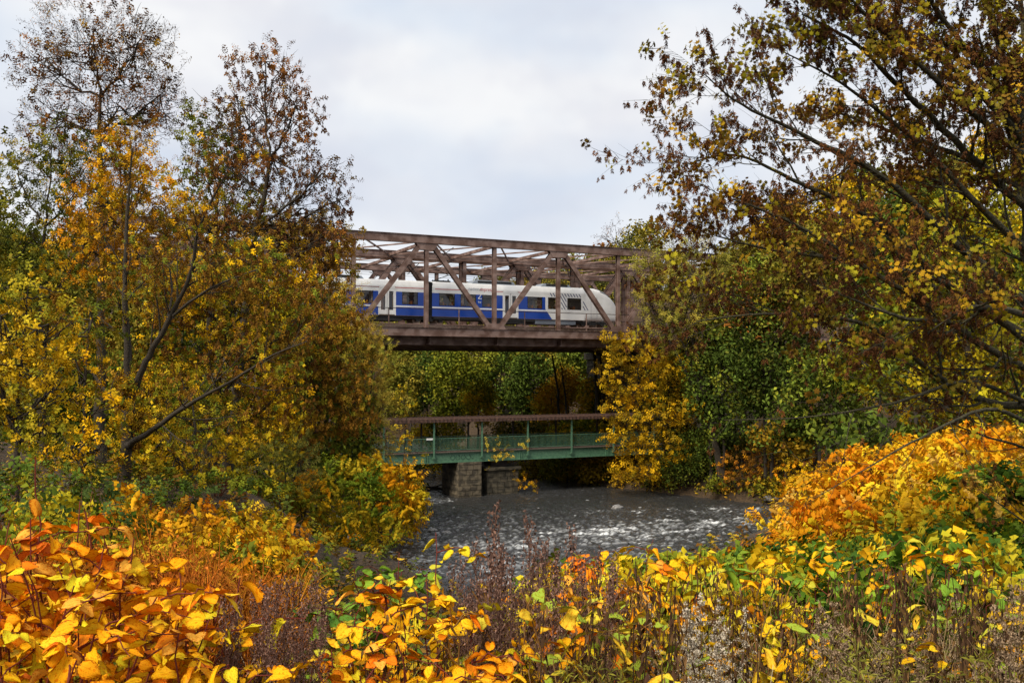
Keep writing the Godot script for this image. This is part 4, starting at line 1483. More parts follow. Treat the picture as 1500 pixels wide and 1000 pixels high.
func make_left_trees() -> void:
	var g := "trees on the near bank"
	# tall sparse tree at the back, two crowns against the sky
	crown_tree("tall_tree", "tall half-bare tree with thin brown leaves, highest on the near bank", "tree", g, foot(150, 46), 46,
		[[130, 60, 95, 75, 0], [60, 95, 55, 50, 2], [195, 80, 62, 70, -1], [170, 170, 80, 60, 0], [80, 175, 60, 45, 1], [230, 150, 40, 48, 0], [120, 240, 90, 60, 0]],
		{"kind": "twig", "size": 0.510, "cover": 2.1, "pal": BROWN, "kind2": "oval", "share2": 0.3, "pal2": BROWN, "trunk": 0.34, "boughs": 22, "twigs": 4, "bough": 0.035, "gap": 0.16, "up": 0.6})
	crown_tree("tall_tree", "tall dark-leaved tree leaning toward the bridge, crown open to the sky", "tree", g, foot(330, 42), 42,
		[[385, 100, 62, 46, 0], [350, 165, 62, 55, 1], [430, 170, 46, 55, -1], [400, 235, 72, 48, 0], [470, 262, 50, 34, -1], [330, 240, 56, 50, 1], [440, 315, 70, 38, 0], [495, 300, 26, 26, -1], [350, 325, 70, 42, 0], [420, 355, 70, 40, 0], [482, 345, 36, 26, -1], [290, 330, 50, 40, 0]],
		{"kind": "oval", "size": 0.378, "cover": 1.7, "pal": BROWN, "kind2": "keys", "share2": 0.35, "pal2": KEYS, "trunk": 0.3, "boughs": 18, "twigs": 3, "bough": 0.03, "gap": 0.22, "up": 0.3})
	crown_tree("leafy_tree", "green-leaved tree between the two tall crowns", "tree", g, foot(300, 44), 44,
		[[290, 185, 36, 42, 0], [330, 220, 50, 42, 0], [300, 270, 60, 46, 0], [370, 300, 56, 40, 0], [320, 340, 70, 46, 0]],
		{"kind": "oval", "size": 0.414, "cover": 1.8, "pal": [lin(0.20, 0.19, 0.02), lin(0.12, 0.13, 0.02), lin(0.08, 0.09, 0.02)], "trunk": 0.24, "boughs": 8, "gap": 0.15})
	crown_tree("leafy_tree", "dark green tree at the picture's edge below the tall bare crown", "tree", g, foot(60, 40), 40,
		[[70, 230, 75, 60, 0], [20, 270, 50, 60, 1], [110, 290, 60, 60, 0], [40, 350, 80, 60, 0], [110, 400, 80, 70, 0], [30, 440, 70, 60, 0]],
		{"kind": "oval", "size": 0.414, "cover": 1.5, "pal": [lin(0.24, 0.18, 0.02), lin(0.13, 0.13, 0.02), lin(0.08, 0.09, 0.02), lin(0.05, 0.06, 0.018)], "trunk": 0.26, "boughs": 8, "gap": 0.12})
	crown_tree("golden_tree", "golden maple with orange-yellow crown rising behind the forked tree", "tree", g, foot(190, 34), 34,
		[[170, 225, 50, 46, 0], [130, 280, 50, 40, 0], [210, 270, 60, 50, 0], [160, 330, 70, 50, 0], [250, 320, 50, 46, 0], [120, 370, 50, 45, 0], [200, 385, 70, 45, 0]],
		{"kind": "oval", "size": 0.343, "cover": 1.9, "pal": [lin(0.46, 0.20, 0.012), lin(0.50, 0.27, 0.012), lin(0.38, 0.24, 0.015), lin(0.26, 0.12, 0.015)], "trunk": 0.2, "boughs": 9, "gap": 0.2})
	# masses behind and below
	crown_tree("yellow_thicket_tree", "broad yellow-green tree filling the middle behind the forked trunk", "tree", g, foot(300, 38), 38,
		[[260, 420, 80, 60, 0], [340, 440, 80, 60, 0], [400, 400, 60, 50, 0], [280, 510, 90, 55, 0], [370, 530, 80, 60, 0], [440, 480, 60, 60, 2], [220, 580, 80, 60, 0], [320, 610, 80, 50, 0], [410, 590, 60, 50, 1]],
		{"kind": "oval", "size": 0.378, "cover": 2.3, "pal": AUTUMN, "kind2": "keys", "share2": 0.3, "pal2": BROWN, "trunk": 0.22, "boughs": 8, "gap": 0.14, "mix": 0.5})
	crown_tree("yellow_maple", "dense yellow-leaved maple at the picture's edge above the orange knotweed", "tree", g, foot(20, 21), 21,
		[[40, 430, 55, 45, 0], [0, 480, 50, 60, 0], [70, 490, 50, 50, 0], [30, 550, 65, 50, 0], [85, 570, 40, 45, 0], [10, 620, 50, 40, 0], [70, 630, 45, 35, 0], [-40, 540, 40, 80, 0]],
		{"kind": "oval", "size": 0.290, "cover": 1.9, "pal": [lin(0.56, 0.36, 0.02), lin(0.50, 0.31, 0.02), lin(0.36, 0.28, 0.025), lin(0.18, 0.17, 0.02)], "trunk": 0.12, "boughs": 8, "gap": 0.14})
	crown_tree("yellow_maple", "yellow-green young maple left of the forked trunk's foot", "tree", g, foot(120, 27), 27,
		[[130, 470, 50, 50, 0], [110, 540, 50, 45, 0], [150, 600, 50, 45, 0], [100, 650, 60, 40, 0], [150, 660, 40, 35, -1]],
		{"kind": "oval", "size": 0.308, "cover": 1.6, "pal": AUTUMN, "trunk": 0.1, "boughs": 8, "gap": 0.16})
	crown_tree("yellow_maple", "yellow young maple right of the forked trunk's foot", "tree", g, foot(290, 30), 30,
		[[270, 570, 50, 45, 1], [310, 630, 60, 42, 0], [260, 680, 55, 34, 0], [340, 660, 50, 40, 1], [230, 640, 36, 36, 1]],
		{"kind": "oval", "size": 0.308, "cover": 1.7, "pal": [lin(0.50, 0.30, 0.015), lin(0.40, 0.28, 0.02), lin(0.22, 0.2, 0.02), lin(0.1, 0.12, 0.02)], "trunk": 0.1, "boughs": 8, "gap": 0.16})
	# the forked sycamore with hanging keys
	var fb := foot(185, 29)
	limbed_tree("forked_sycamore", "dark forked sycamore, two stems and a long low bough reaching toward the river", "tree", g, fb,
		[[[178, 720, 29, 0.202], [186, 640, 29, 0.163], [192, 575, 29, 0.140]],
		[[190, 590, 29, 0.095], [184, 500, 29, 0.090], [181, 400, 29, 0.067], [184, 300, 29, 0.045], [190, 215, 29, 0.017]],
		[[192, 580, 29, 0.112], [214, 530, 28.8, 0.095], [245, 470, 28.5, 0.073], [278, 400, 28, 0.056], [290, 330, 27.5, 0.039], [330, 250, 27, 0.017]],
		[[252, 462, 28.4, 0.045], [310, 420, 27, 0.034], [390, 390, 25, 0.014]],
		[[184, 655, 29, 0.112], [215, 635, 28, 0.079], [265, 600, 27, 0.062], [335, 560, 25, 0.039], [400, 520, 23, 0.023], [450, 500, 22, 0.009]],
		[[188, 610, 29, 0.056], [130, 540, 29.5, 0.039], [80, 450, 30, 0.017]],
		[[215, 530, 28.8, 0.045], [250, 440, 30, 0.034], [235, 330, 31, 0.017]]],
		{"levels": 2, "kids": [0, 10, 15], "sprays": 6, "wiggle": 0.16, "up": 0.05, "kind": "oval", "pal": AUTUMN, "kind2": "keys", "pal2": [lin(0.22, 0.11, 0.03), lin(0.16, 0.075, 0.025), lin(0.28, 0.14, 0.03)], "share2": 0.7, "size": 0.246, "keep": 0.75, "reach": 0.5, "bark": M.bark})
	# brown tree and pale willow beside the bridge
	crown_tree("brown_tree", "brown-leaved tree hanging over the bank beside the railway bridge", "tree", g, foot(450, 66), 66,
		[[470, 350, 60, 36, 0], [430, 345, 50, 34, 0], [440, 400, 60, 46, 0], [488, 385, 32, 40, 0], [470, 460, 70, 50, 0], [496, 470, 34, 46, 0], [440, 530, 60, 45, 0], [500, 540, 50, 50, 0], [470, 610, 60, 46, 0], [520, 600, 40, 40, 0], [430, 640, 40, 36, 0]],
		{"kind": "keys", "size": 0.616, "cover": 2.8, "pal": [lin(0.30, 0.15, 0.03), lin(0.22, 0.11, 0.025), lin(0.16, 0.075, 0.02)], "kind2": "oval", "share2": 0.4, "pal2": [lin(0.30, 0.2, 0.025), lin(0.2, 0.12, 0.02), lin(0.16, 0.14, 0.02)], "trunk": 0.22, "boughs": 12, "twigs": 2, "gap": 0.18})
	crown_tree("willow", "pale olive willow in front of the railway bridge's near end", "tree", g, foot(535, 76), 76,
		[[505, 430, 24, 36, 0], [530, 484, 26, 28, 0], [548, 508, 24, 26, 0], [520, 505, 34, 42, 0], [553, 530, 32, 42, 0], [560, 585, 28, 40, 0], [530, 580, 38, 50, 0], [560, 630, 22, 36, 0], [520, 650, 40, 32, 0]],
		{"kind": "willow", "size": 0.792, "cover": 2.8, "pal": [lin(0.50, 0.38, 0.09), lin(0.40, 0.32, 0.07), lin(0.34, 0.22, 0.05), lin(0.28, 0.27, 0.06)], "trunk": 0.16, "stems": 3, "boughs": 10, "gap": 0.12})
	crown_tree("willow", "sparse yellow-leaved sapling overhanging the footbridge's near end", "tree", g, foot(590, 84), 84,
		[[592, 585, 14, 26, 0], [600, 600, 14, 12, 0], [586, 640, 18, 20, 0], [610, 664, 16, 10, 0]],
		{"kind": "oval", "size": 0.546, "cover": 0.9, "pal": GOLD_GREEN, "trunk": 0.07, "boughs": 6, "gap": 0.2})
	crown_tree("willow_bush", "grey-green willow bush on the bank above the boulders", "shrub", g, foot(415, 44), 44,
		[[415, 650, 50, 26, 0], [380, 680, 40, 26, 0], [440, 680, 42, 28, 0], [410, 710, 55, 22, 0]],
		{"kind": "willow", "size": 0.510, "cover": 2.0, "pal": [lin(0.20, 0.20, 0.06), lin(0.15, 0.16, 0.05), lin(0.11, 0.12, 0.035)], "trunk": 0.06, "stems": 4, "boughs": 9, "bough": 0.015, "up": 0.7, "gap": 0.1, "wood_name": "stems"})
	# wood behind, so that no bare slope shows
	for e in [[-60, 330, 62, "past the picture's edge"], [40, 420, 66, "behind the edge maple's top"], [150, 470, 60, "behind the forked trunk's upright stem"], [250, 480, 64, "behind the forked trunk's slanting stem"], [350, 450, 62, "behind the green tree between the tall crowns"], [440, 500, 70, "behind the brown tree"], [120, 580, 55, "low behind the young maple"], [240, 600, 52, "low behind the fork"], [380, 600, 56, "behind the long low bough"], [480, 620, 74, "behind the grey-green willow bush"], [0, 560, 50, "low at the picture's edge"]]:
		crown_tree("bank_wood_tree", "dim woodland tree " + e[3], "tree", "wood behind the near bank", foot(e[0], e[2]), e[2], far_crown(e[0], e[1], 85, 105),
			{"kind": "far", "size": 0.95, "cover": 1.6, "pal": [GOLD_GREEN, GREEN, OLIVE][rng.randi() % 3], "trunk": 0.2, "boughs": 3, "gap": 0.1, "bark": M.bark_far})

func make_right_trees() -> void:
	var g := "trees on the far bank and the slope"
	crown_tree("olive_willow", "large pale olive willow above the railway bridge's far end", "tree", g, foot(1062, land(1062, 93)), 93,
		[[955, 450, 26, 40, 0], [952, 400, 22, 34, 0], [985, 410, 34, 44, 0], [980, 465, 30, 34, 0], [1015, 480, 34, 34, 0], [990, 380, 44, 44, 0], [1040, 370, 46, 44, 0], [960, 420, 32, 46, 0], [1015, 430, 50, 50, 0], [1070, 420, 40, 50, 0], [985, 480, 40, 40, 0]],
		{"kind": "willow", "size": 1.2, "cover": 2.6, "pal": [lin(0.36, 0.28, 0.07), lin(0.28, 0.24, 0.06), lin(0.22, 0.21, 0.05)], "trunk": 0.3, "stems": 3, "boughs": 14, "bough": 0.05, "up": 0.8, "gap": 0.08})
	crown_tree("yellow_beech", "yellow beech spreading flat tiers over the far bank beside the footbridge", "tree", g, foot(990, 97), 95,
		[[905, 500, 30, 14, 0], [940, 520, 50, 18, 0], [900, 545, 28, 16, 0], [930, 570, 44, 18, 0], [985, 540, 40, 18, 0], [905, 600, 26, 14, 0], [950, 615, 52, 18, 0], [915, 645, 30, 16, 0], [970, 655, 46, 18, 0], [930, 685, 40, 16, 0], [1000, 600, 40, 20, 0]],
		{"kind": "oval", "size": 0.8, "cover": 3.6, "pal": [lin(0.56, 0.32, 0.015), lin(0.42, 0.26, 0.015), lin(0.28, 0.17, 0.015), lin(0.17, 0.12, 0.015)], "trunk": 0.2, "boughs": 7, "gap": 0.18, "thick": 1.6, "up": -0.1})
	crown_tree("green_bush", "dark green rounded bush at the far waterline", "shrub", g, foot(1020, land(1020, 89)), land(1020, 89),
		[[1020, 655, 40, 30, 0], [990, 685, 34, 26, 0], [1045, 680, 34, 26, 0], [1060, 640, 30, 24, 0]],
		{"kind": "far", "size": 0.7, "cover": 2.4, "pal": [lin(0.08, 0.11, 0.025), lin(0.05, 0.075, 0.02), lin(0.11, 0.12, 0.025)], "trunk": 0.07, "stems": 3, "boughs": 5, "gap": 0.05, "wood_name": "stems"})
	crown_tree("russet_shrub", "russet leaning shrub with a dark arching stem beside the green bush", "shrub", g, foot(1090, land(1090, 86)), land(1090, 86),
		[[1085, 680, 34, 22, 0], [1110, 700, 26, 16, 0], [1070, 705, 24, 12, 0], [1120, 665, 30, 22, 0]],
		{"kind": "oval", "size": 0.6, "cover": 1.5, "pal": [lin(0.42, 0.18, 0.015), lin(0.26, 0.10, 0.015), lin(0.13, 0.06, 0.015)], "trunk": 0.08, "stems": 3, "boughs": 6, "gap": 0.15, "wood_name": "stems"})
	crown_tree("russet_shrub", "orange shrub on the far bank just beyond the knotweed's edge", "shrub", g, foot(1170, land(1170, 84)), land(1170, 84),
		[[1165, 690, 30, 18, 0], [1195, 680, 30, 20, 0], [1150, 706, 20, 12, 0], [1215, 700, 30, 18, 0]],
		{"kind": "oval", "size": 0.6, "cover": 2.0, "pal": KNOT, "trunk": 0.05, "stems": 4, "boughs": 6, "gap": 0.05, "wood_name": "stems"})
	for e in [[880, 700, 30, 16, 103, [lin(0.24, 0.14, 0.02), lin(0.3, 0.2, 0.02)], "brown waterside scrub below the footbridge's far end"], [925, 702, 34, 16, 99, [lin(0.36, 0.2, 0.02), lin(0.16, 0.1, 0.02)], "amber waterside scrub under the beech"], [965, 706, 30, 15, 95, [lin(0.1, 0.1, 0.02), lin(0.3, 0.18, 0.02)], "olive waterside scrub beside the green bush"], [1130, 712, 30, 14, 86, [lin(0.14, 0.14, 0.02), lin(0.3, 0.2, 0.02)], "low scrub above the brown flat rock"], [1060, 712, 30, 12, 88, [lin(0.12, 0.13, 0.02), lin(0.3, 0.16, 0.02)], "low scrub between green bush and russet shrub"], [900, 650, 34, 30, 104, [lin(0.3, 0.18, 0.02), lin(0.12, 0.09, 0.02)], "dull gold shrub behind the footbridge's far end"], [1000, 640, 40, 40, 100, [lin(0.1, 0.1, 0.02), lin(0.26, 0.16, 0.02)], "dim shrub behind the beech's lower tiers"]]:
		e[4] = land(e[0], e[4])
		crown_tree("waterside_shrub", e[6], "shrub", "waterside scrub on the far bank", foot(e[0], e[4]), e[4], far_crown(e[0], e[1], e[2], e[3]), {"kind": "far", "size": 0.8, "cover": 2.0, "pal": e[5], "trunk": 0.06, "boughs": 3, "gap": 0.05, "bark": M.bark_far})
	# the wood on the far bank
	var dim := [[1060, 560, 78, 90, 82, GREEN, "dim green tree behind the beech tiers"], [1130, 520, 80, 100, 76, [GREEN[2], GREEN[3], OLIVE[3]], "dark green tree in the middle of the far wood"], [1210, 580, 80, 80, 70, GREEN, "dark green low tree over the orange thicket"],
		[1120, 430, 70, 70, 88, [OLIVE[2], GREEN[1], BROWN[0]], "olive tree behind the sycamore's tips"], [1200, 400, 80, 90, 84, OLIVE, "tall olive tree behind the sycamore's twigs"], [1290, 470, 80, 110, 66, GREEN, "tall green tree behind the yellow maple"],
		[1150, 340, 60, 50, 98, [lin(0.34, 0.18, 0.02), lin(0.22, 0.13, 0.02)], "amber treetop against the sky"], [1240, 310, 70, 60, 96, GOLD_GREEN, "yellow-green treetop against the sky"], [1090, 380, 50, 40, 102, OLIVE, "pale treetop beside the amber one"],
		[1340, 360, 90, 110, 72, GREEN, "large green tree behind the big sycamore's trunk"], [1440, 420, 90, 130, 60, GREEN, "green tree at the picture's edge"], [1390, 560, 100, 70, 52, [GREEN[2], OLIVE[3], GREEN[3]], "dark low tree above the orange thicket"], [1500, 560, 90, 80, 50, GREEN, "dark green tree at the edge above the thicket"],
		[1150, 640, 60, 44, 78, [GREEN[2], lin(0.26, 0.16, 0.02)], "shrub in shade behind the orange bush"], [1260, 640, 70, 36, 62, [GREEN[2], GREEN[1]], "dark green shrub at the thicket's back edge"], [980, 560, 40, 60, 98, [lin(0.28, 0.19, 0.02), lin(0.16, 0.15, 0.02)], "shadowed tree under the bridge's far end"],
		[1540, 330, 80, 120, 66, GOLD_GREEN, "yellow-green tree beyond the picture's edge"], [1040, 490, 50, 50, 94, OLIVE, "olive tree between willow and beech"], [1380, 650, 90, 30, 48, [GREEN[2], GREEN[1]], "dark green hedge-like shrub behind the thicket's crest"], [1490, 640, 70, 36, 44, GREEN, "dark shrub behind the thicket at the edge"]]
	for e in dim:
		e[4] = land(e[0], e[4])
		crown_tree("far_bank_tree", e[6], "tree", "wood on the far bank", foot(e[0], e[4]), e[4], far_crown(e[0], e[1], e[2], e[3]), {"kind": "far", "size": 1.0, "cover": 1.8, "pal": e[5], "trunk": 0.2, "boughs": 4, "gap": 0.12, "bark": M.bark_far})
	crown_tree("yellow_maple", "yellow-green maple with hanging leaves behind the big sycamore", "tree", g, foot(1440, 31), 31,
		[[1400, 320, 60, 50, 0], [1470, 300, 60, 60, 0], [1340, 400, 60, 60, 0], [1430, 400, 70, 60, 0], [1300, 470, 50, 50, 0], [1390, 490, 70, 55, 0], [1470, 490, 60, 60, 0], [1330, 560, 60, 50, 0], [1430, 580, 70, 50, 0], [1260, 540, 40, 44, 0], [1500, 580, 40, 50, 0]],
		{"kind": "maple", "size": 0.42, "cover": 1.5, "pal": [lin(0.46, 0.36, 0.02), lin(0.36, 0.30, 0.02), lin(0.20, 0.20, 0.02), lin(0.11, 0.13, 0.018)], "trunk": 0.2, "boughs": 10, "twigs": 2, "gap": 0.2, "up": -0.2})
	# the big sycamore: its trunk stands just outside the picture
	var fb := foot(1560, 17)
	limbed_tree("big_sycamore", "big half-bare sycamore with long boughs and hanging brown seed keys across the sky", "tree", g, fb,
		[[[1575, 900, 17, 0.42], [1560, 700, 17, 0.36], [1548, 520, 17, 0.32], [1520, 300, 17, 0.26], [1490, 150, 17, 0.2]],
		[[1495, 170, 17, 0.077], [1470, 60, 17, 0.055], [1440, -60, 17, 0.039]],
		[[1500, 200, 17, 0.072], [1510, 80, 17.5, 0.055], [1500, -60, 18, 0.039]],
		[[1500, 180, 17, 0.072], [1440, 90, 16.5, 0.050], [1380, 10, 16, 0.033], [1330, -60, 15.5, 0.022]],
		[[1530, 250, 17, 0.077], [1440, 170, 16, 0.050], [1330, 70, 15, 0.033], [1250, -10, 14.5, 0.019]],
		[[1535, 330, 17, 0.088], [1440, 240, 16.5, 0.061], [1330, 130, 15.5, 0.041], [1260, 60, 15, 0.028], [1180, 15, 14.5, 0.011]],
		[[1545, 480, 17, 0.094], [1420, 370, 16, 0.066], [1300, 260, 15.2, 0.047], [1200, 205, 14.8, 0.033], [1090, 150, 14.4, 0.017], [1035, 105, 14, 0.007]],
		[[1548, 520, 17, 0.088], [1420, 440, 16.5, 0.066], [1280, 320, 15.5, 0.047], [1180, 270, 15, 0.033], [1080, 225, 14.6, 0.017], [1005, 240, 14.3, 0.006]],
		[[1550, 560, 17, 0.083], [1430, 500, 16, 0.055], [1300, 410, 15, 0.039], [1170, 330, 14.5, 0.025], [1075, 290, 14.2, 0.011]],
		[[1552, 600, 17, 0.083], [1420, 580, 16, 0.050], [1280, 480, 15, 0.033], [1140, 460, 14.4, 0.019], [1020, 470, 14, 0.007]],
		[[1555, 620, 17, 0.050], [1430, 560, 15.5, 0.030], [1310, 590, 14.5, 0.020], [1190, 610, 14, 0.011], [1060, 615, 13.6, 0.004]],
		[[1540, 400, 17, 0.07], [1440, 300, 16, 0.05], [1340, 200, 15.6, 0.035], [1240, 120, 15.2, 0.02], [1150, 70, 15, 0.008]],
		[[1550, 540, 17, 0.07], [1400, 420, 15.8, 0.05], [1260, 385, 15, 0.032], [1130, 365, 14.6, 0.018], [1050, 345, 14.4, 0.007]],
		[[1525, 230, 17, 0.07], [1420, 110, 16.4, 0.045], [1310, 40, 15.8, 0.03], [1220, -20, 15.4, 0.015]],
		[[1530, 290, 17, 0.07], [1420, 230, 17.5, 0.045], [1310, 190, 17.8, 0.03], [1200, 150, 18, 0.012]],
		[[1545, 470, 17, 0.07], [1440, 450, 15, 0.045], [1350, 470, 14, 0.03], [1230, 430, 13.6, 0.012]],
		[[1560, 660, 17, 0.046], [1460, 600, 15, 0.030], [1350, 640, 14, 0.017], [1260, 690, 13.4, 0.008], [1190, 730, 13, 0.004]]],
		{"levels": 2, "kids": [0, 11, 18], "sprays": 5, "wiggle": 0.15, "up": 0.02, "kind": "maple", "pal": [lin(0.34, 0.20, 0.02), lin(0.16, 0.09, 0.02), lin(0.24, 0.2, 0.02), lin(0.12, 0.09, 0.02)], "kind2": "keys", "pal2": KEYS, "share2": 0.84, "size": 0.2, "keep": 1.0, "reach": 0.46, "from": 0.12, "bare_below": 600.0, "bark": M.bark_moss})

# ---------- knotweed thickets and bank shrubs ----------
func clump(called: String, label: String, group: String, x: float, d: float, h: float, r: float, pal: Array, size: float, n: int, mix := 0.3, kind := "knot") -> void:
	var base := Vector3(x, ground(x, d), -d)
	var t := thing(called, label, "shrub", Transform3D(Basis(), base), group)
	var w := MB.new()
	w.col = lin(0.16, 0.055, 0.03)
	var heads := []
	for k in 9:
		var a := rf(0, TAU)
		var e := Vector3(cos(a), 0, sin(a)) * r * rf(0.2, 0.8) + Vector3(0, h * rf(0.65, 0.95), 0)
		var path := PackedVector3Array()
		var rad := PackedFloat32Array()
		bez(Vector3(e.x * 0.15, -0.1, e.z * 0.15), Vector3(e.x * 0.35, e.y * 0.8, e.z * 0.35), e, 5, 0.014, 0.005, 0.02, path, rad)
		w.tube(path, rad, 4)
	part("stems", w.mesh(), M.wood_tint, t)
	var xs := []
	var cs := PackedColorArray()
	for k in n:
		var a := rf(0, TAU)
		var q := sqrt(rng.randf())
		var top := h * (1.0 - 0.45 * q * q) * (1.0 + 0.22 * lump.get_noise_2d((x + cos(a) * q * r) * 9.0, (d + sin(a) * q * r) * 9.0))
		var p := Vector3(cos(a) * q * r, top * (1.0 - 0.75 * pow(rng.randf(), 2.2)), sin(a) * q * r)
		var dir := (Vector3(p.x, 0, p.z) / maxf(r, 0.1) * 0.8 + Vector3(0, 0.45, 0) + rv() * 0.55).normalized()
		xs.append(Transform3D(basis_to(dir, rf(0, TAU), size * rf(0.7, 1.25)), p - dir * size * 0.5))
		cs.push_back(pick(pal, p + base, mix))
	scatter("foliage", SP[kind], M.leaf, xs, cs, t)

const NTH := ["first", "second", "third", "fourth", "fifth", "sixth", "seventh", "eighth", "ninth", "tenth", "eleventh", "twelfth", "thirteenth", "fourteenth", "fifteenth", "sixteenth", "seventeenth", "eighteenth"]

func make_bank_shrubs() -> void:
	var gr := "knotweed thicket on the slope beside the big sycamore"
	# the orange thicket climbing the slope, farther rows first
	var orange := [KNOT[0], KNOT[1], KNOT[2], KNOT[1], KNOT[3], lin(0.5, 0.3, 0.08)]
	var y := 34.0
	var row := 0
	while y > 19.5:
		var x := (0.335 if y > 23.0 else 0.30) * y + rf(0, 0.6)
		var nth := 0
		while x < 0.68 * y:
			var hh := 1.9 + 0.35 * lump.get_noise_2d(x * 4, y * 4)
			var edge := x / y < 0.29
			var gx := clampf((x / y - 0.36) / 0.2, 0.0, 1.0)
			var greenish := y < 23.5 - 0.0 and rng.randf() < 0.35 + 0.4 * gx
			clump("knotweed_clump", ("%s knotweed clump, %s from the river in the %s row below the thicket's crest" % ["orange-yellow" if not greenish else "half-green", NTH[nth], NTH[row]]), gr, x, y + rf(-0.6, 0.6), hh * (0.75 if edge else 1.0), 1.25, KNOT_GREEN if greenish else orange, 0.46, 130)
			x += rf(1.25, 1.7)
			nth += 1
		y -= 1.55
		row += 1
	var k0 := 0
	for e in [[0.325, 32.0], [0.31, 29.5], [0.302, 27.0], [0.298, 24.8], [0.295, 22.6], [0.288, 21.0], [0.30, 34.5], [0.272, 19.6], [0.27, 24.0], [0.275, 28.0]]:
		clump("knotweed_clump", "low orange knotweed clump on the thicket's river edge, %s along it" % NTH[k0], gr, e[0] * e[1], e[1], 1.15, 1.05, orange, 0.42, 90)
		k0 += 1
	# green and yellow thicket nearer
	y = 18.8
	row = 0
	while y > 10.5:
		var x := 0.045 * y + rf(0, 0.6)
		var nth := 0
		while x < 0.68 * y:
			var ratio := x / y
			var top_py := lerpf(818, 768, smoothstep(0.08, 0.45, ratio)) + (18.8 - y) * 6.0
			var base := ground(x, y)
			var hh := clampf(CAM.y - (top_py - 547.0) / F * y - base, 0.7, 2.3)
			var pal: Array = KNOT_GREEN
			if ratio < 0.2 and rng.randf() < 0.6: pal = [KNOT[0], KNOT[2], KNOT[3], lin(0.5, 0.42, 0.03), lin(0.2, 0.24, 0.03)]
			elif ratio > 0.3 and rng.randf() < 0.45: pal = [lin(0.1, 0.16, 0.02), lin(0.05, 0.11, 0.02), lin(0.035, 0.08, 0.02), lin(0.3, 0.3, 0.03)]
			clump("knotweed_clump", "green and yellow knotweed clump, %s from the river in the lower thicket's %s row" % [NTH[nth], NTH[row]], gr, x, y + rf(-0.4, 0.4), hh, 0.95, pal, 0.42, 80)
			x += rf(0.95, 1.3)
			nth += 1
		y -= 1.25
		row += 1
	# bush at the water's edge
	var wb := "knotweed at the water below the willow"
	crown_tree("knotweed_bush", "bright orange-yellow knotweed bush leaning over the rapids", "shrub", wb, foot(575, 68), 68,
		[[555, 688, 34, 20, 0], [585, 700, 30, 26, 0], [603, 735, 20, 28, 0], [578, 735, 32, 28, 1], [590, 770, 24, 26, 0], [545, 712, 30, 24, 1], [610, 755, 12, 20, 0]],
		{"kind": "knot", "size": 0.72, "cover": 3.4, "pal": [KNOT[1], KNOT[2], KNOT[1], KNOT[3], lin(0.5, 0.4, 0.03)], "trunk": 0.04, "stems": 4, "boughs": 5, "gap": 0.02, "wood_name": "stems"})
	crown_tree("knotweed_bush", "green leafy bush between willow and the bright orange knotweed", "shrub", wb, foot(530, 63), 63,
		[[520, 712, 34, 28, 0], [548, 742, 34, 26, -1], [495, 695, 28, 24, 0], [562, 780, 28, 22, -1], [520, 765, 30, 24, -1], [535, 700, 26, 22, 0]],
		{"kind": "knot", "size": 0.62, "cover": 3.2, "pal": [lin(0.5, 0.36, 0.03), lin(0.22, 0.26, 0.03), lin(0.14, 0.2, 0.025), lin(0.09, 0.14, 0.02)], "trunk": 0.04, "stems": 4, "boughs": 5, "gap": 0.04, "wood_name": "stems"})
	crown_tree("knotweed_bush", "orange-brown knotweed above the grey boulders", "shrub", wb, foot(470, 58), 58,
		[[470, 735, 42, 28, 0], [438, 745, 34, 28, 0], [500, 770, 32, 26, 0], [460, 785, 32, 22, 0], [530, 795, 26, 16, 0], [440, 715, 34, 24, 1]],
		{"kind": "knot", "size": 0.55, "cover": 2.6, "pal": [lin(0.62, 0.26, 0.012), lin(0.58, 0.33, 0.015), lin(0.36, 0.25, 0.02), lin(0.16, 0.17, 0.02)], "trunk": 0.03, "stems": 4, "boughs": 6, "gap": 0.1, "wood_name": "stems"})
	# orange band in front of the forked tree
	var i := 0
	for e in [[225, 738, 23], [270, 735, 22.5], [315, 735, 23.5], [360, 740, 24], [400, 748, 25], [240, 765, 19], [290, 765, 19.5], [340, 765, 20], [385, 775, 21], [415, 790, 21], [300, 800, 16], [350, 800, 17], [395, 815, 17.5], [265, 800, 15.5], [150, 735, 19], [80, 730, 17], [190, 720, 21]]:
		var p := foot(e[0], e[2])
		var h := at(e[0], e[1], e[2]).y - p.y
		clump("knotweed_clump", "%s orange knotweed clump in the band between the forked sycamore and the big leaves" % (["upper", "middle", "lower"][0 if e[2] > 21.9 else 1 if e[2] > 18 else 2] + ", " + NTH[i]), "knotweed band below the forked sycamore", p.x, e[2], clampf(h, 0.5, 2.4), 1.0, [lin(0.52, 0.2, 0.012), lin(0.55, 0.28, 0.015), lin(0.44, 0.3, 0.02), lin(0.3, 0.14, 0.015), lin(0.16, 0.16, 0.02)] if i % 4 != 3 else GOLD_GREEN, 0.36, 90, 0.45)
		i += 1
	i = 0
	for e in [[20, 690, 15], [70, 680, 17], [120, 700, 16], [-20, 660, 14], [150, 690, 22], [230, 700, 26], [320, 710, 28], [380, 720, 31], [60, 720, 12.5], [10, 740, 11]]:
		var p := foot(e[0], e[2])
		var h := at(e[0], e[1], e[2]).y - p.y
		clump("green_shrub", "%s green and yellow shrub in the undergrowth between maple trunks and orange leaves" % ["tallest", "broad", "small", "edge", "rearmost", "trunk-side", "bough-side", "willow-side", "leafy low", "nearest"][i], "undergrowth shrubs on the near bank", p.x, e[2], clampf(h, 0.5, 2.6), 1.1, [lin(0.34, 0.27, 0.02), lin(0.15, 0.17, 0.02), lin(0.07, 0.11, 0.02), lin(0.05, 0.08, 0.03)], 0.34, 110, 0.45, "oval")
		i += 1

# ---------- nearest plants ----------
var LEAVES := []
var LANCES := []
var LEAF_MATS := {}

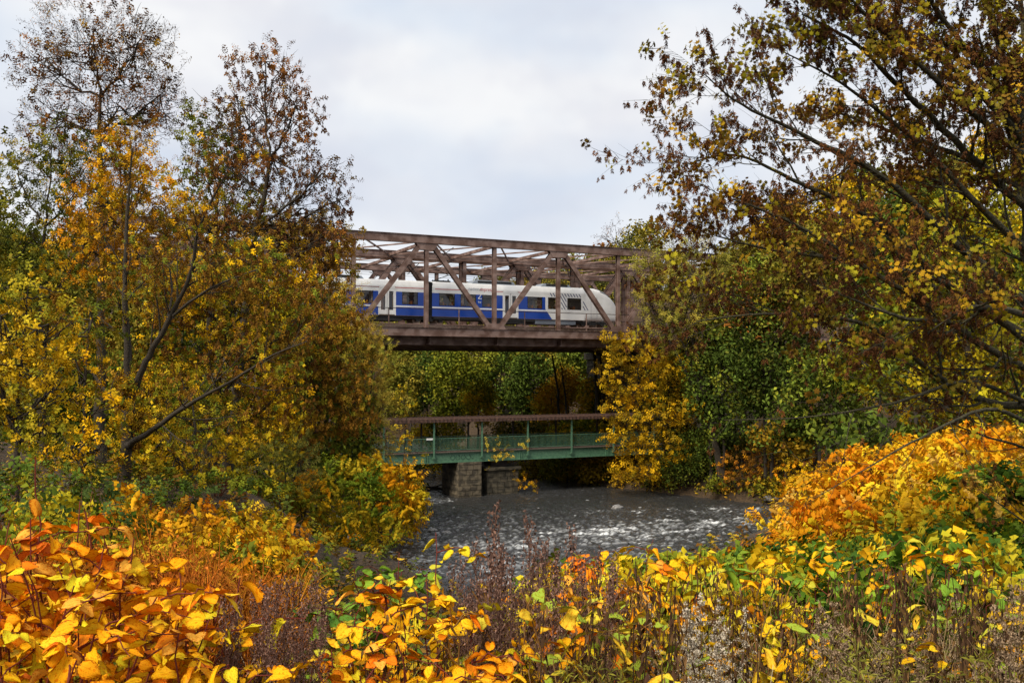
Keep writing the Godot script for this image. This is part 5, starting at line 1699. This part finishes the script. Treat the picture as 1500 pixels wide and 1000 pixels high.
func leaf_grid(wide: float, blunt: float, curl: float, fold: float, twist: float) -> ArrayMesh:
	var b := MB.new()
	var rows := 8
	var cols := 4
	for j in rows + 1:
		var t := float(j) / rows
		var w := wide * pow(sin(PI * clampf(pow(t, 0.72) * (1.0 - blunt) + blunt, 0.0, 1.0)), 0.85)
		if j == rows: w = 0.004
		for i in cols + 1:
			var s := (float(i) / cols - 0.5) * 2.0
			var p := Vector3(s * w, t, absf(s) * w * fold - curl * t * t + 0.02 * sin(t * 11.0 + s * 3.0))
			p = p.rotated(Vector3.UP, twist * t * s)
			if j == 0: p.y -= absf(s) * 0.07 * (1.0 - absf(s) * 0.3)
			b.vert(p, Vector3(0, 0, 1), Vector2(s * 0.5 + 0.5, t))
	var nc := cols + 1
	for j in rows:
		for i in cols:
			var k := j * nc + i
			b.tri_ix(k, k + 1, k + nc + 1); b.tri_ix(k, k + nc + 1, k + nc)
	for j in rows + 1:
		for i in nc:
			var dx: Vector3 = b.v[j * nc + mini(i + 1, cols)] - b.v[j * nc + maxi(i - 1, 0)]
			var dy: Vector3 = b.v[mini(j + 1, rows) * nc + i] - b.v[maxi(j - 1, 0) * nc + i]
			b.n[j * nc + i] = dx.cross(dy).normalized()
	return b.mesh()

func leaf_texture(seed_: int) -> ImageTexture:
	var n := 128
	var im := Image.create(n, n, false, Image.FORMAT_RGB8)
	var nz := FastNoiseLite.new()
	nz.seed = seed_; nz.frequency = 0.035; nz.fractal_octaves = 4
	for y in n:
		for x in n:
			var s := absf(float(x) / n - 0.5) * 2.0
			var t := float(y) / n
			var vein := 0.0
			if s < 0.05: vein = 1.0
			var q := fposmod(t * 7.0 - s * 2.2, 1.0)
			if q < 0.09: vein = maxf(vein, 0.7)
			var blot := smoothstep(0.18, 0.42, nz.get_noise_2d(x, y) + 0.16 * maxf(0.0, s - 0.6))
			var speck := smoothstep(0.42, 0.5, nz.get_noise_2d(x * 5.0 + 300.0, y * 5.0))
			var c := Color(1, 1, 1).lerp(Color(0.86, 0.80, 0.62), vein * 0.5)
			c = c.lerp(Color(0.86, 0.62, 0.35), blot * 0.7).lerp(Color(0.45, 0.28, 0.2), speck * 0.6).lerp(Color(0.55, 0.36, 0.22), smoothstep(0.75, 1.0, s + 0.5 * nz.get_noise_2d(x * 2.0, y * 2.0)) * 0.7)
			var g := 1.0 + 0.06 * nz.get_noise_2d(x * 3.0, y * 3.0 + 90.0)
			im.set_pixel(x, y, Color(minf(c.r * g, 1), minf(c.g * g, 1), minf(c.b * g, 1)))
	return ImageTexture.create_from_image(im)

func leaf_paints(key: String, cols: Array, texs: Array) -> void:
	var out := []
	for i in cols.size():
		var m := StandardMaterial3D.new()
		m.albedo_color = (cols[i] as Color).linear_to_srgb()
		m.albedo_texture = texs[i % texs.size()]
		m.roughness = 0.5
		m.metallic_specular = 0.12
		m.cull_mode = BaseMaterial3D.CULL_DISABLED
		m.backlight_enabled = true
		m.backlight = Color(0.5, 0.5, 0.5)
		out.append(m)
	LEAF_MATS[key] = out

func leafy_stem(called: String, label: String, group: String, px: float, py: float, d: float, key: String, leaves: int, size: float, shapes: Array, bush := 0.42, stem_col := Color(0.13, 0.03, 0.022), leaning := 0.25) -> void:
	var base := foot(px, d)
	var h := maxf(at(px, py, d).y - base.y, 0.35)
	var t := thing(called, label, "plant", Transform3D(Basis(), base), group)
	var w := MB.new()
	w.col = stem_col
	var lines := []
	var lean := Vector3(rf(-leaning, leaning), 0, rf(-leaning, leaning)) * h
	var path := PackedVector3Array()
	var rad := PackedFloat32Array()
	bez(Vector3(0, -0.1, 0), Vector3(lean.x * 0.2, h * 0.6, lean.z * 0.2), Vector3(lean.x, h, lean.z), 9, 0.009, 0.003, 0.018, path, rad)
	w.tube(path, rad, 5)
	lines.append(path)
	for k in 4:
		var s := path[rng.randi_range(3, 8)]
		var a := rf(0, TAU)
		var e := s + Vector3(cos(a) * bush * rf(0.6, 1.1), rf(0.05, 0.35) * h * 0.5, sin(a) * bush * rf(0.6, 1.1))
		if e.y > h: e.y = h * rf(0.86, 0.99)
		var p2 := PackedVector3Array()
		var r2 := PackedFloat32Array()
		bez(s, s.lerp(e, 0.5) + Vector3(0, 0.08, 0), e, 6, 0.005, 0.002, 0.014, p2, r2)
		w.tube(p2, r2, 4)
		lines.append(p2)
	var mats: Array = LEAF_MATS[key]
	for k in leaves:
		var ln: PackedVector3Array = lines[k % lines.size()]
		var f := lerpf(0.3 if k % lines.size() == 0 else 0.15, 1.0, rng.randf()) * (ln.size() - 1)
		var i := mini(int(f), ln.size() - 2)
		var p := ln[i].lerp(ln[i + 1], f - i)
		var a := rf(0, TAU)
		var out := Vector3(cos(a), rf(-0.55, 0.35), sin(a)).normalized()
		var q := p + out * size * 0.22
		w.tube(PackedVector3Array([p, q]), PackedFloat32Array([0.0022, 0.0016]), 3)
		var nn := (Vector3.UP * 0.9 + rv() * 0.75)
		nn = (nn - out * nn.dot(out)).normalized()
		var sx := out.cross(nn).normalized()
		var s := size * rf(0.6, 1.15)
		var o := part("leaf", shapes[rng.randi() % shapes.size()], mats[rng.randi() % mats.size()], t)
		o.transform = Transform3D(Basis(sx * s, out * s, nn * s), q)
	part("stem", w.mesh(), M.wood_tint, t)

var PLUMES := {}

func plume(kind: String) -> ArrayMesh:  # a whole dead stalk one metre tall
	var b := MB.new()
	var stem: Color = {"mugwort": lin(0.16, 0.09, 0.07), "withered": lin(0.05, 0.028, 0.018), "fluffy": lin(0.2, 0.13, 0.07), "spent": lin(0.14, 0.09, 0.05), "feather": lin(0.15, 0.14, 0.03)}[kind]
	b.col = stem
	var bend := rf(-0.08, 0.08)
	b.tube(PackedVector3Array([Vector3(0, -0.05, 0), Vector3(bend * 0.2, 0.5, 0.01), Vector3(bend, 1.0, 0.0)]), PackedFloat32Array([0.0055, 0.004, 0.0015]), 4)
	var n: int = {"mugwort": 46, "withered": 34, "fluffy": 30, "spent": 26, "feather": 40}[kind]
	for k in n:
		var t := lerpf(0.22 if kind in ["withered", "feather"] else 0.4, 1.0, (k + rng.randf()) / n)
		var p := Vector3(bend * t * t, t, 0)
		var a := k * 2.4 + rf(-0.4, 0.4)
		var o := Vector3(cos(a), 0, sin(a))
		match kind:
			"mugwort":
				var l := 0.20 * (1.08 - t) + 0.03
				var e := p + o * l * 0.42 + Vector3(0, l * 0.95, 0)
				b.col = stem
				b.tube(PackedVector3Array([p, p.lerp(e, 0.5) + o * 0.012, e]), PackedFloat32Array([0.0018, 0.0014, 0.001]), 3)
				for q in 7:
					b.col = lin(0.20, 0.115, 0.085) * rf(0.5, 1.3)
					var c := p.lerp(e, (q + 1) / 7.0) + o * 0.004
					leaf4(b, c, (rv() + Vector3(0, -0.3, 0)).normalized(), rv(), 0.017, 0.01, 0.1)
			"withered":
				var l := rf(0.05, 0.11) * (1.15 - 0.6 * t)
				b.col = ([lin(0.06, 0.033, 0.02), lin(0.09, 0.05, 0.025), lin(0.16, 0.09, 0.035)][k % 3] as Color) * rf(0.6, 1.5)
				var d := (o * 0.5 + Vector3(0, -1.0, 0) + rv() * 0.25).normalized()
				var q := p + o * 0.025
				leaf4(b, q, d, (o + rv() * 0.5).normalized(), l, l * 0.3, 0.05)
				leaf4(b, q, (d + rv() * 0.4).normalized(), rv(), l * 0.6, l * 0.25, 0.05)
			"fluffy", "spent":
				var l := 0.22 * (1.12 - t)
				var last := p
				for q in 6:
					var f := (q + 1) / 6.0
					var c := p + o * l * f * 0.9 + Vector3(0, l * (0.75 * f - 0.55 * f * f), 0)
					b.col = stem
					b.tube(PackedVector3Array([last, c]), PackedFloat32Array([0.0014, 0.001]), 3)
					last = c
					for j in 5:
						b.col = (lin(0.50, 0.43, 0.33) if kind == "fluffy" else lin(0.30, 0.21, 0.13)) * rf(0.65, 1.15)
						leaf4(b, c + rv() * 0.011, (Vector3.UP * 0.7 + rv()).normalized(), rv(), 0.013, 0.009, 0.0)
			"feather":
				var l := 0.15 * (1.1 - t) + 0.04
				for q in 5:
					b.col = lin(0.2, 0.19, 0.03) * rf(0.6, 1.3)
					var c := p + o * l * q / 5.0 + Vector3(0, l * 0.4 * q / 5.0, 0)
					leaf4(b, c, (o + rv() * 0.8 + Vector3.UP * 0.4).normalized(), rv(), 0.05, 0.009, 0.1)
	return b.mesh()

func stalk(kind: String, called: String, label: String, group: String, px: float, py: float, d: float) -> void:
	var base := foot(px, d)
	var h := maxf(at(px, py, d).y - base.y, 0.3)
	var o := part(called, PLUMES[kind][rng.randi() % PLUMES[kind].size()], M.dry, self)
	o.transform = Transform3D(Basis(Vector3.UP, rf(0, TAU)).scaled(Vector3(h * 0.7 + 0.15, h, h * 0.7 + 0.15)).rotated(Vector3(1, 0, 0), rf(-0.06, 0.06)).rotated(Vector3(0, 0, 1), rf(-0.09, 0.09)), base)
	tag(o, label, "plant", group)

func tuft(lo: float, hi: float, k: int, n: int, wide: float) -> float:  # places gathered in a few tufts
	var c := lerpf(lo, hi, (k % n + 0.5) / n) + sin(k % n * 12.9) * (hi - lo) / n * 0.5
	return c + rng.randfn() * wide

func make_undergrowth() -> void:
	for v in [[0.36, 0.14, 0.18, 0.25, 0.3], [0.42, 0.18, 0.3, 0.15, -0.4], [0.33, 0.12, 0.05, 0.35, 0.5], [0.39, 0.16, 0.42, 0.3, 0.2], [0.36, 0.18, -0.12, 0.2, -0.3], [0.40, 0.14, 0.25, 0.45, 0.6], [0.37, 0.15, 0.6, 0.5, 0.8], [0.34, 0.2, 0.1, 0.75, -0.9], [0.43, 0.13, 0.5, -0.3, 0.5], [0.30, 0.12, 0.75, 0.6, -0.6]]:
		LEAVES.append(leaf_grid(v[0], v[1], v[2], v[3], v[4]))
	for v in [[0.13, 0.05, 0.5, 0.3, 0.3], [0.15, 0.04, 0.7, 0.2, -0.3], [0.12, 0.06, 0.3, 0.4, 0.5]]:
		LANCES.append(leaf_grid(v[0], v[1], v[2], v[3], v[4]))
	var texs := [leaf_texture(3), leaf_texture(8), leaf_texture(14)]
	leaf_paints("orange", [lin(0.78, 0.24, 0.008), lin(0.80, 0.33, 0.008), lin(0.82, 0.38, 0.008), lin(0.82, 0.44, 0.01), lin(0.80, 0.40, 0.05), lin(0.80, 0.48, 0.012), lin(0.74, 0.19, 0.008), lin(0.78, 0.50, 0.02)], texs)
	leaf_paints("yellow", [lin(0.80, 0.48, 0.01), lin(0.80, 0.42, 0.01), lin(0.76, 0.54, 0.015), lin(0.66, 0.56, 0.02), lin(0.80, 0.37, 0.01)], texs)
	leaf_paints("green", [lin(0.16, 0.30, 0.03), lin(0.22, 0.36, 0.03), lin(0.10, 0.22, 0.03), lin(0.50, 0.48, 0.04), lin(0.70, 0.48, 0.03)], texs)
	leaf_paints("lime", [lin(0.44, 0.46, 0.04), lin(0.60, 0.50, 0.04), lin(0.28, 0.38, 0.04), lin(0.70, 0.46, 0.03)], texs)
	leaf_paints("red", [lin(0.62, 0.14, 0.012), lin(0.68, 0.20, 0.015), lin(0.66, 0.26, 0.015)], texs)
	for k in ["mugwort", "withered", "fluffy", "spent", "feather"]:
		PLUMES[k] = [plume(k), plume(k), plume(k), plume(k)]
	# big orange leaves: the bank of knotweed nearest the camera
	var g := "large-leaved knotweed nearest the camera"
	leafy_stem("knotweed_plant", "tallest red-leaved knotweed shoot beside the forked trunk's foot", g, 66, 668, 4.9, "red", 20, 0.12, LEAVES, 0.2, Color(0.13, 0.03, 0.022), 0.04)
	var spots := [[10, 770, 5.2], [40, 740, 4.8], [95, 745, 5.0], [140, 735, 5.4], [165, 750, 5.0], [200, 770, 5.1], [25, 830, 4.5], [75, 810, 4.4], [120, 820, 4.6], [170, 830, 4.5], [215, 850, 4.7], [255, 855, 4.9], [285, 835, 5.0], [300, 860, 4.7], [15, 900, 4.1], [65, 890, 4.0], [115, 900, 4.2], [165, 900, 4.1], [215, 920, 4.3], [265, 930, 4.2], [320, 950, 4.4], [90, 950, 3.8], [190, 965, 3.8], [20, 960, 3.7], [60, 760, 4.6], [110, 775, 4.7], [5, 800, 4.7], [150, 790, 4.7], [195, 800, 4.9], [240, 880, 4.5], [140, 860, 4.3], [50, 850, 4.2], [330, 900, 5.0], [280, 900, 4.6]]
	for i in spots.size():
		var e: Array = spots[i]
		var tier := func(y: float) -> int: return 0 if y < 790 else 1 if y < 860 else 2 if y < 930 else 3
		var rank := 0
		for q in spots:
			if tier.call(q[1]) == tier.call(e[1]) and (q[0] < e[0]): rank += 1
		leafy_stem("knotweed_plant", "large-leaved orange knotweed, %s from the picture's edge in the %s tier" % [NTH[rank], ["top", "second", "third", "bottom"][tier.call(e[1])]], g, e[0], e[1], e[2], "orange" if i % 3 != 2 else "yellow", 42, 0.096, LEAVES)
	var g2 := "orange knotweed standing in front of the river"
	for e in [[640, 790, 6.2, "yellow"], [560, 850, 5.8, "orange"], [600, 845, 6.0, "orange"], [540, 880, 5.6, "yellow"], [630, 850, 6.0, "yellow"], [500, 890, 5.7, "green"], [590, 900, 5.2, "orange"], [650, 890, 5.4, "yellow"], [540, 930, 5.0, "yellow"], [610, 950, 4.8, "orange"], [680, 940, 4.9, "orange"], [570, 975, 4.6, "orange"], [640, 985, 4.5, "yellow"], [700, 975, 4.7, "orange"], [490, 950, 5.0, "orange"], [520, 985, 4.5, "yellow"], [450, 960, 4.7, "yellow"], [670, 850, 6.4, "yellow"]]:
		leafy_stem("knotweed_plant", "%s-leaved knotweed stem, %s of the clump before the river, %s side" % [e[3], "topmost" if e[1] < 800 else "upper" if e[1] < 860 else "middle" if e[1] < 910 else "low" if e[1] < 960 else "lowest", "boulder" if e[0] < 530 else "inner" if e[0] < 585 else "central" if e[0] < 625 else "mugwort" if e[0] < 665 else "far mugwort"], g2, e[0], e[1], e[2], e[3], 30, 0.10, LEAVES, 0.36)
	for e in [[515, 855, 7.0], [545, 820, 7.6], [580, 815, 7.8], [490, 870, 6.6], [560, 835, 7.2], [600, 825, 7.4], [470, 900, 6.4], [440, 910, 6.0]]:
		leafy_stem("knotweed_plant", "fresh green knotweed shoot beside the orange leaves, above the boulders", g2, e[0], e[1], e[2], "green", 28, 0.11, LEAVES, 0.4)
	for e in [[890, 800, 9.0, "orange"], [930, 790, 9.5, "yellow"], [960, 800, 9.2, "yellow"], [905, 825, 8.4, "red"], [870, 830, 8.6, "green"], [985, 815, 9.0, "orange"], [1060, 820, 9.5, "green"], [1120, 815, 9.8, "yellow"], [1180, 780, 10.5, "yellow"], [1020, 800, 10.2, "yellow"], [1250, 800, 10.2, "green"], [1310, 790, 10.4, "green"], [1380, 800, 10.0, "yellow"], [1440, 800, 9.6, "green"], [1340, 830, 9.2, "green"], [1400, 840, 9.0, "green"], [1280, 830, 9.4, "yellow"], [1210, 820, 9.6, "green"]]:
		leafy_stem("knotweed_plant", "broad-leaved %s knotweed, %s from the mugwort along the thicket's lower edge" % [e[3], NTH[clampi(int((e[0] - 860.0) / 36.0), 0, 17)]], "broad-leaved knotweed along the thicket's edge", e[0], e[1], e[2], e[3], 24, 0.14, LEAVES, 0.42)
	var lance := [[760, 940, 5.2], [820, 960, 5.0], [860, 930, 5.0], [880, 880, 5.6], [900, 970, 4.4], [920, 900, 5.0], [980, 950, 4.6], [1095, 870, 5.2], [1240, 890, 5.8], [1300, 870, 6.4], [1430, 880, 5.6], [1460, 900, 5.4]]
	for i in lance.size():
		var e: Array = lance[i]
		leafy_stem("lance_leaved_weed", "weed with drooping narrow yellow-green leaves, %s from the mugwort toward the slope" % NTH[i], "narrow-leaved weeds among the dead stalks", e[0], e[1], e[2], "lime", 16, 0.15, LANCES, 0.16, lin(0.16, 0.10, 0.03))
	for k in 84:
		var px := rf(670, 1010) if k % 4 != 0 else rf(1000, 1520)
		leafy_stem("small_knotweed", "small yellow-leaved knotweed shoot low among the mugwort spires", "small knotweed among the dead stalks", px, rf(850, 985), rf(5.0, 7.2), ["yellow", "yellow", "lime", "orange"][k % 4], 13, 0.09, LEAVES, 0.2, lin(0.2, 0.1, 0.03))
	# dead stalks
	var mug := "dead mugwort spires in front of the river"
	stalk("mugwort", "mugwort_stalk", "tallest brown mugwort spire standing against the water", mug, 708, 742, 6.4)
	stalk("mugwort", "mugwort_stalk", "second tall mugwort spire against the water, nearer the thicket", mug, 786, 760, 6.4)
	stalk("mugwort", "mugwort_stalk", "dark slim mugwort spire nearest the knotweed thicket", mug, 824, 778, 6.6)
	for k in 52:
		var px := tuft(660, 885, k, 7, 12.0)
		stalk("mugwort", "mugwort_stalk", "brown feathery mugwort spire in the dense row before the river", mug, px, 785 + absf(px - 770) * 0.22 + rf(0, 95), rf(5.2, 7.4))
	for k in 30:
		var px := tuft(330, 470, k, 4, 12.0)
		stalk("mugwort", "mugwort_stalk", "grey-brown mugwort spire between the two orange-leaved knotweeds", mug, px, rf(860, 960) - (px - 320) * 0.2, rf(4.4, 6.4))
	for k in 190:
		var px := tuft(850, 1600, k, 19, 15.0)
		stalk("withered", "withered_stalk", "blackened dead stalk with shrivelled hanging leaves below the thicket", "withered stalks below the thicket", px, lerpf(805, 850, rng.randf()) + 120.0 * pow(rng.randf(), 1.6), rf(4.4, 8.6))
	for k in 40:
		var px := rf(500, 900)
		stalk("withered", "withered_stalk", "blackened dead stalk among the mugwort spires", "withered stalks below the thicket", px, rf(870, 960), rf(4.6, 6.4))
	var gold := "seeding goldenrod"
	for e in [[1020, 868, 5.4], [1055, 878, 5.6], [1000, 885, 5.5], [1038, 890, 5.2], [1075, 888, 5.4], [990, 910, 5.2], [1025, 915, 5.0], [1060, 920, 5.0], [960, 872, 6.2], [1005, 935, 4.8]]:
		stalk("fluffy", "goldenrod_stalk", "cream fluffy goldenrod head gone to seed, in the pale tuft", gold, e[0], e[1], e[2])
	for k in 30:
		var px := tuft(1200, 1620, k, 8, 18.0)
		stalk("spent", "goldenrod_stalk", "grey-brown spent goldenrod head in the tangle at the slope's foot", gold, px, rf(870, 985) - (px - 1180) * 0.07, rf(4.0, 6.2))
	for k in 22:
		var px := rf(1180, 1540) if k % 3 != 0 else rf(700, 1000)
		stalk("feather", "feathery_weed", "feathery yellow-green weed low among the dead stalks", "feathery weeds", px, rf(930, 1000), rf(3.9, 5.4))
	# uncountable cover: dry grass, low leaves, rusty bracken, fallen leaves
	var blade := MB.new()
	var bp := PackedVector3Array()
	for i in 8:
		var t := i / 7.0
		bp.push_back(Vector3(0.42 * t * t, t * (1.0 - 0.28 * t), 0))
	for i in 7:
		var w0 := 0.0035 * (1.0 - 0.8 * i / 7.0)
		blade.quad(bp[i] + Vector3(0, 0, w0), bp[i + 1] + Vector3(0, 0, w0), bp[i + 1] - Vector3(0, 0, w0), bp[i] - Vector3(0, 0, w0))
		blade.quad(bp[i] + Vector3(w0, 0, 0), bp[i + 1] + Vector3(w0, 0, 0), bp[i + 1] - Vector3(w0, 0, 0), bp[i] - Vector3(w0, 0, 0))
	var xs := []
	var cs := PackedColorArray()
	for k in 1500:
		var px := rf(820, 1640) if k % 4 != 0 else rf(300, 900)
		var d := rf(3.6, 8.5)
		var p := foot(px, d)
		xs.append(Transform3D(Basis(Vector3.UP, rf(0, TAU)).scaled(Vector3.ONE * rf(0.45, 1.15)).rotated(Vector3(rf(-1, 1), 0, rf(-1, 1)).normalized(), rf(0, 0.5)), p))
		cs.push_back([lin(0.34, 0.25, 0.14), lin(0.24, 0.16, 0.08), lin(0.42, 0.34, 0.22), lin(0.17, 0.10, 0.05), lin(0.2, 0.2, 0.05)][rng.randi() % 5])
	var gd := scatter("dry_grass", blade.mesh(), M.dry, xs, cs, self)
	tag(gd, "dry straw-coloured grass bending between the dead stalks", "grass")
	xs = []
	cs = PackedColorArray()
	for k in 9000:
		var d := 3.2 + 40.0 * pow(rng.randf(), 1.7)
		var px := rf(-160, 1660)
		var p := foot(px, d)
		if p.y < 0.3: continue
		xs.append(Transform3D(basis_to((Vector3.UP + rv() * 0.7).normalized(), rf(0, TAU), rf(0.2, 0.42) * (1.0 + d * 0.02)), p))
		var pal: Array = [lin(0.1, 0.12, 0.02), lin(0.2, 0.18, 0.02), lin(0.06, 0.08, 0.02), lin(0.3, 0.2, 0.02), lin(0.14, 0.07, 0.02)]
		cs.push_back(pick(pal, p, 0.5))
	gd = scatter("undergrowth", SP["oval"], M.leaf, xs, cs, self)
	tag(gd, "low green and brown ground cover on the near bank", "undergrowth")
	xs = []
	cs = PackedColorArray()
	for k in 2600:
		var d := rf(6.0, 13.0)
		var px := rf(-30, 430)
		var p := foot(px, d)
		p.y += rf(0, 0.55)
		xs.append(Transform3D(basis_to((Vector3.UP * 1.2 + rv() * 0.6).normalized(), rf(0, TAU), rf(0.3, 0.6)), p))
		cs.push_back(pick([lin(0.42, 0.12, 0.025), lin(0.32, 0.10, 0.02), lin(0.22, 0.08, 0.02), lin(0.48, 0.2, 0.03)], p, 0.5))
	gd = scatter("rusty_undergrowth", SP["bracken"], M.dry, xs, cs, self)
	tag(gd, "fine rust-red dead stems behind and between the big orange leaves", "undergrowth")
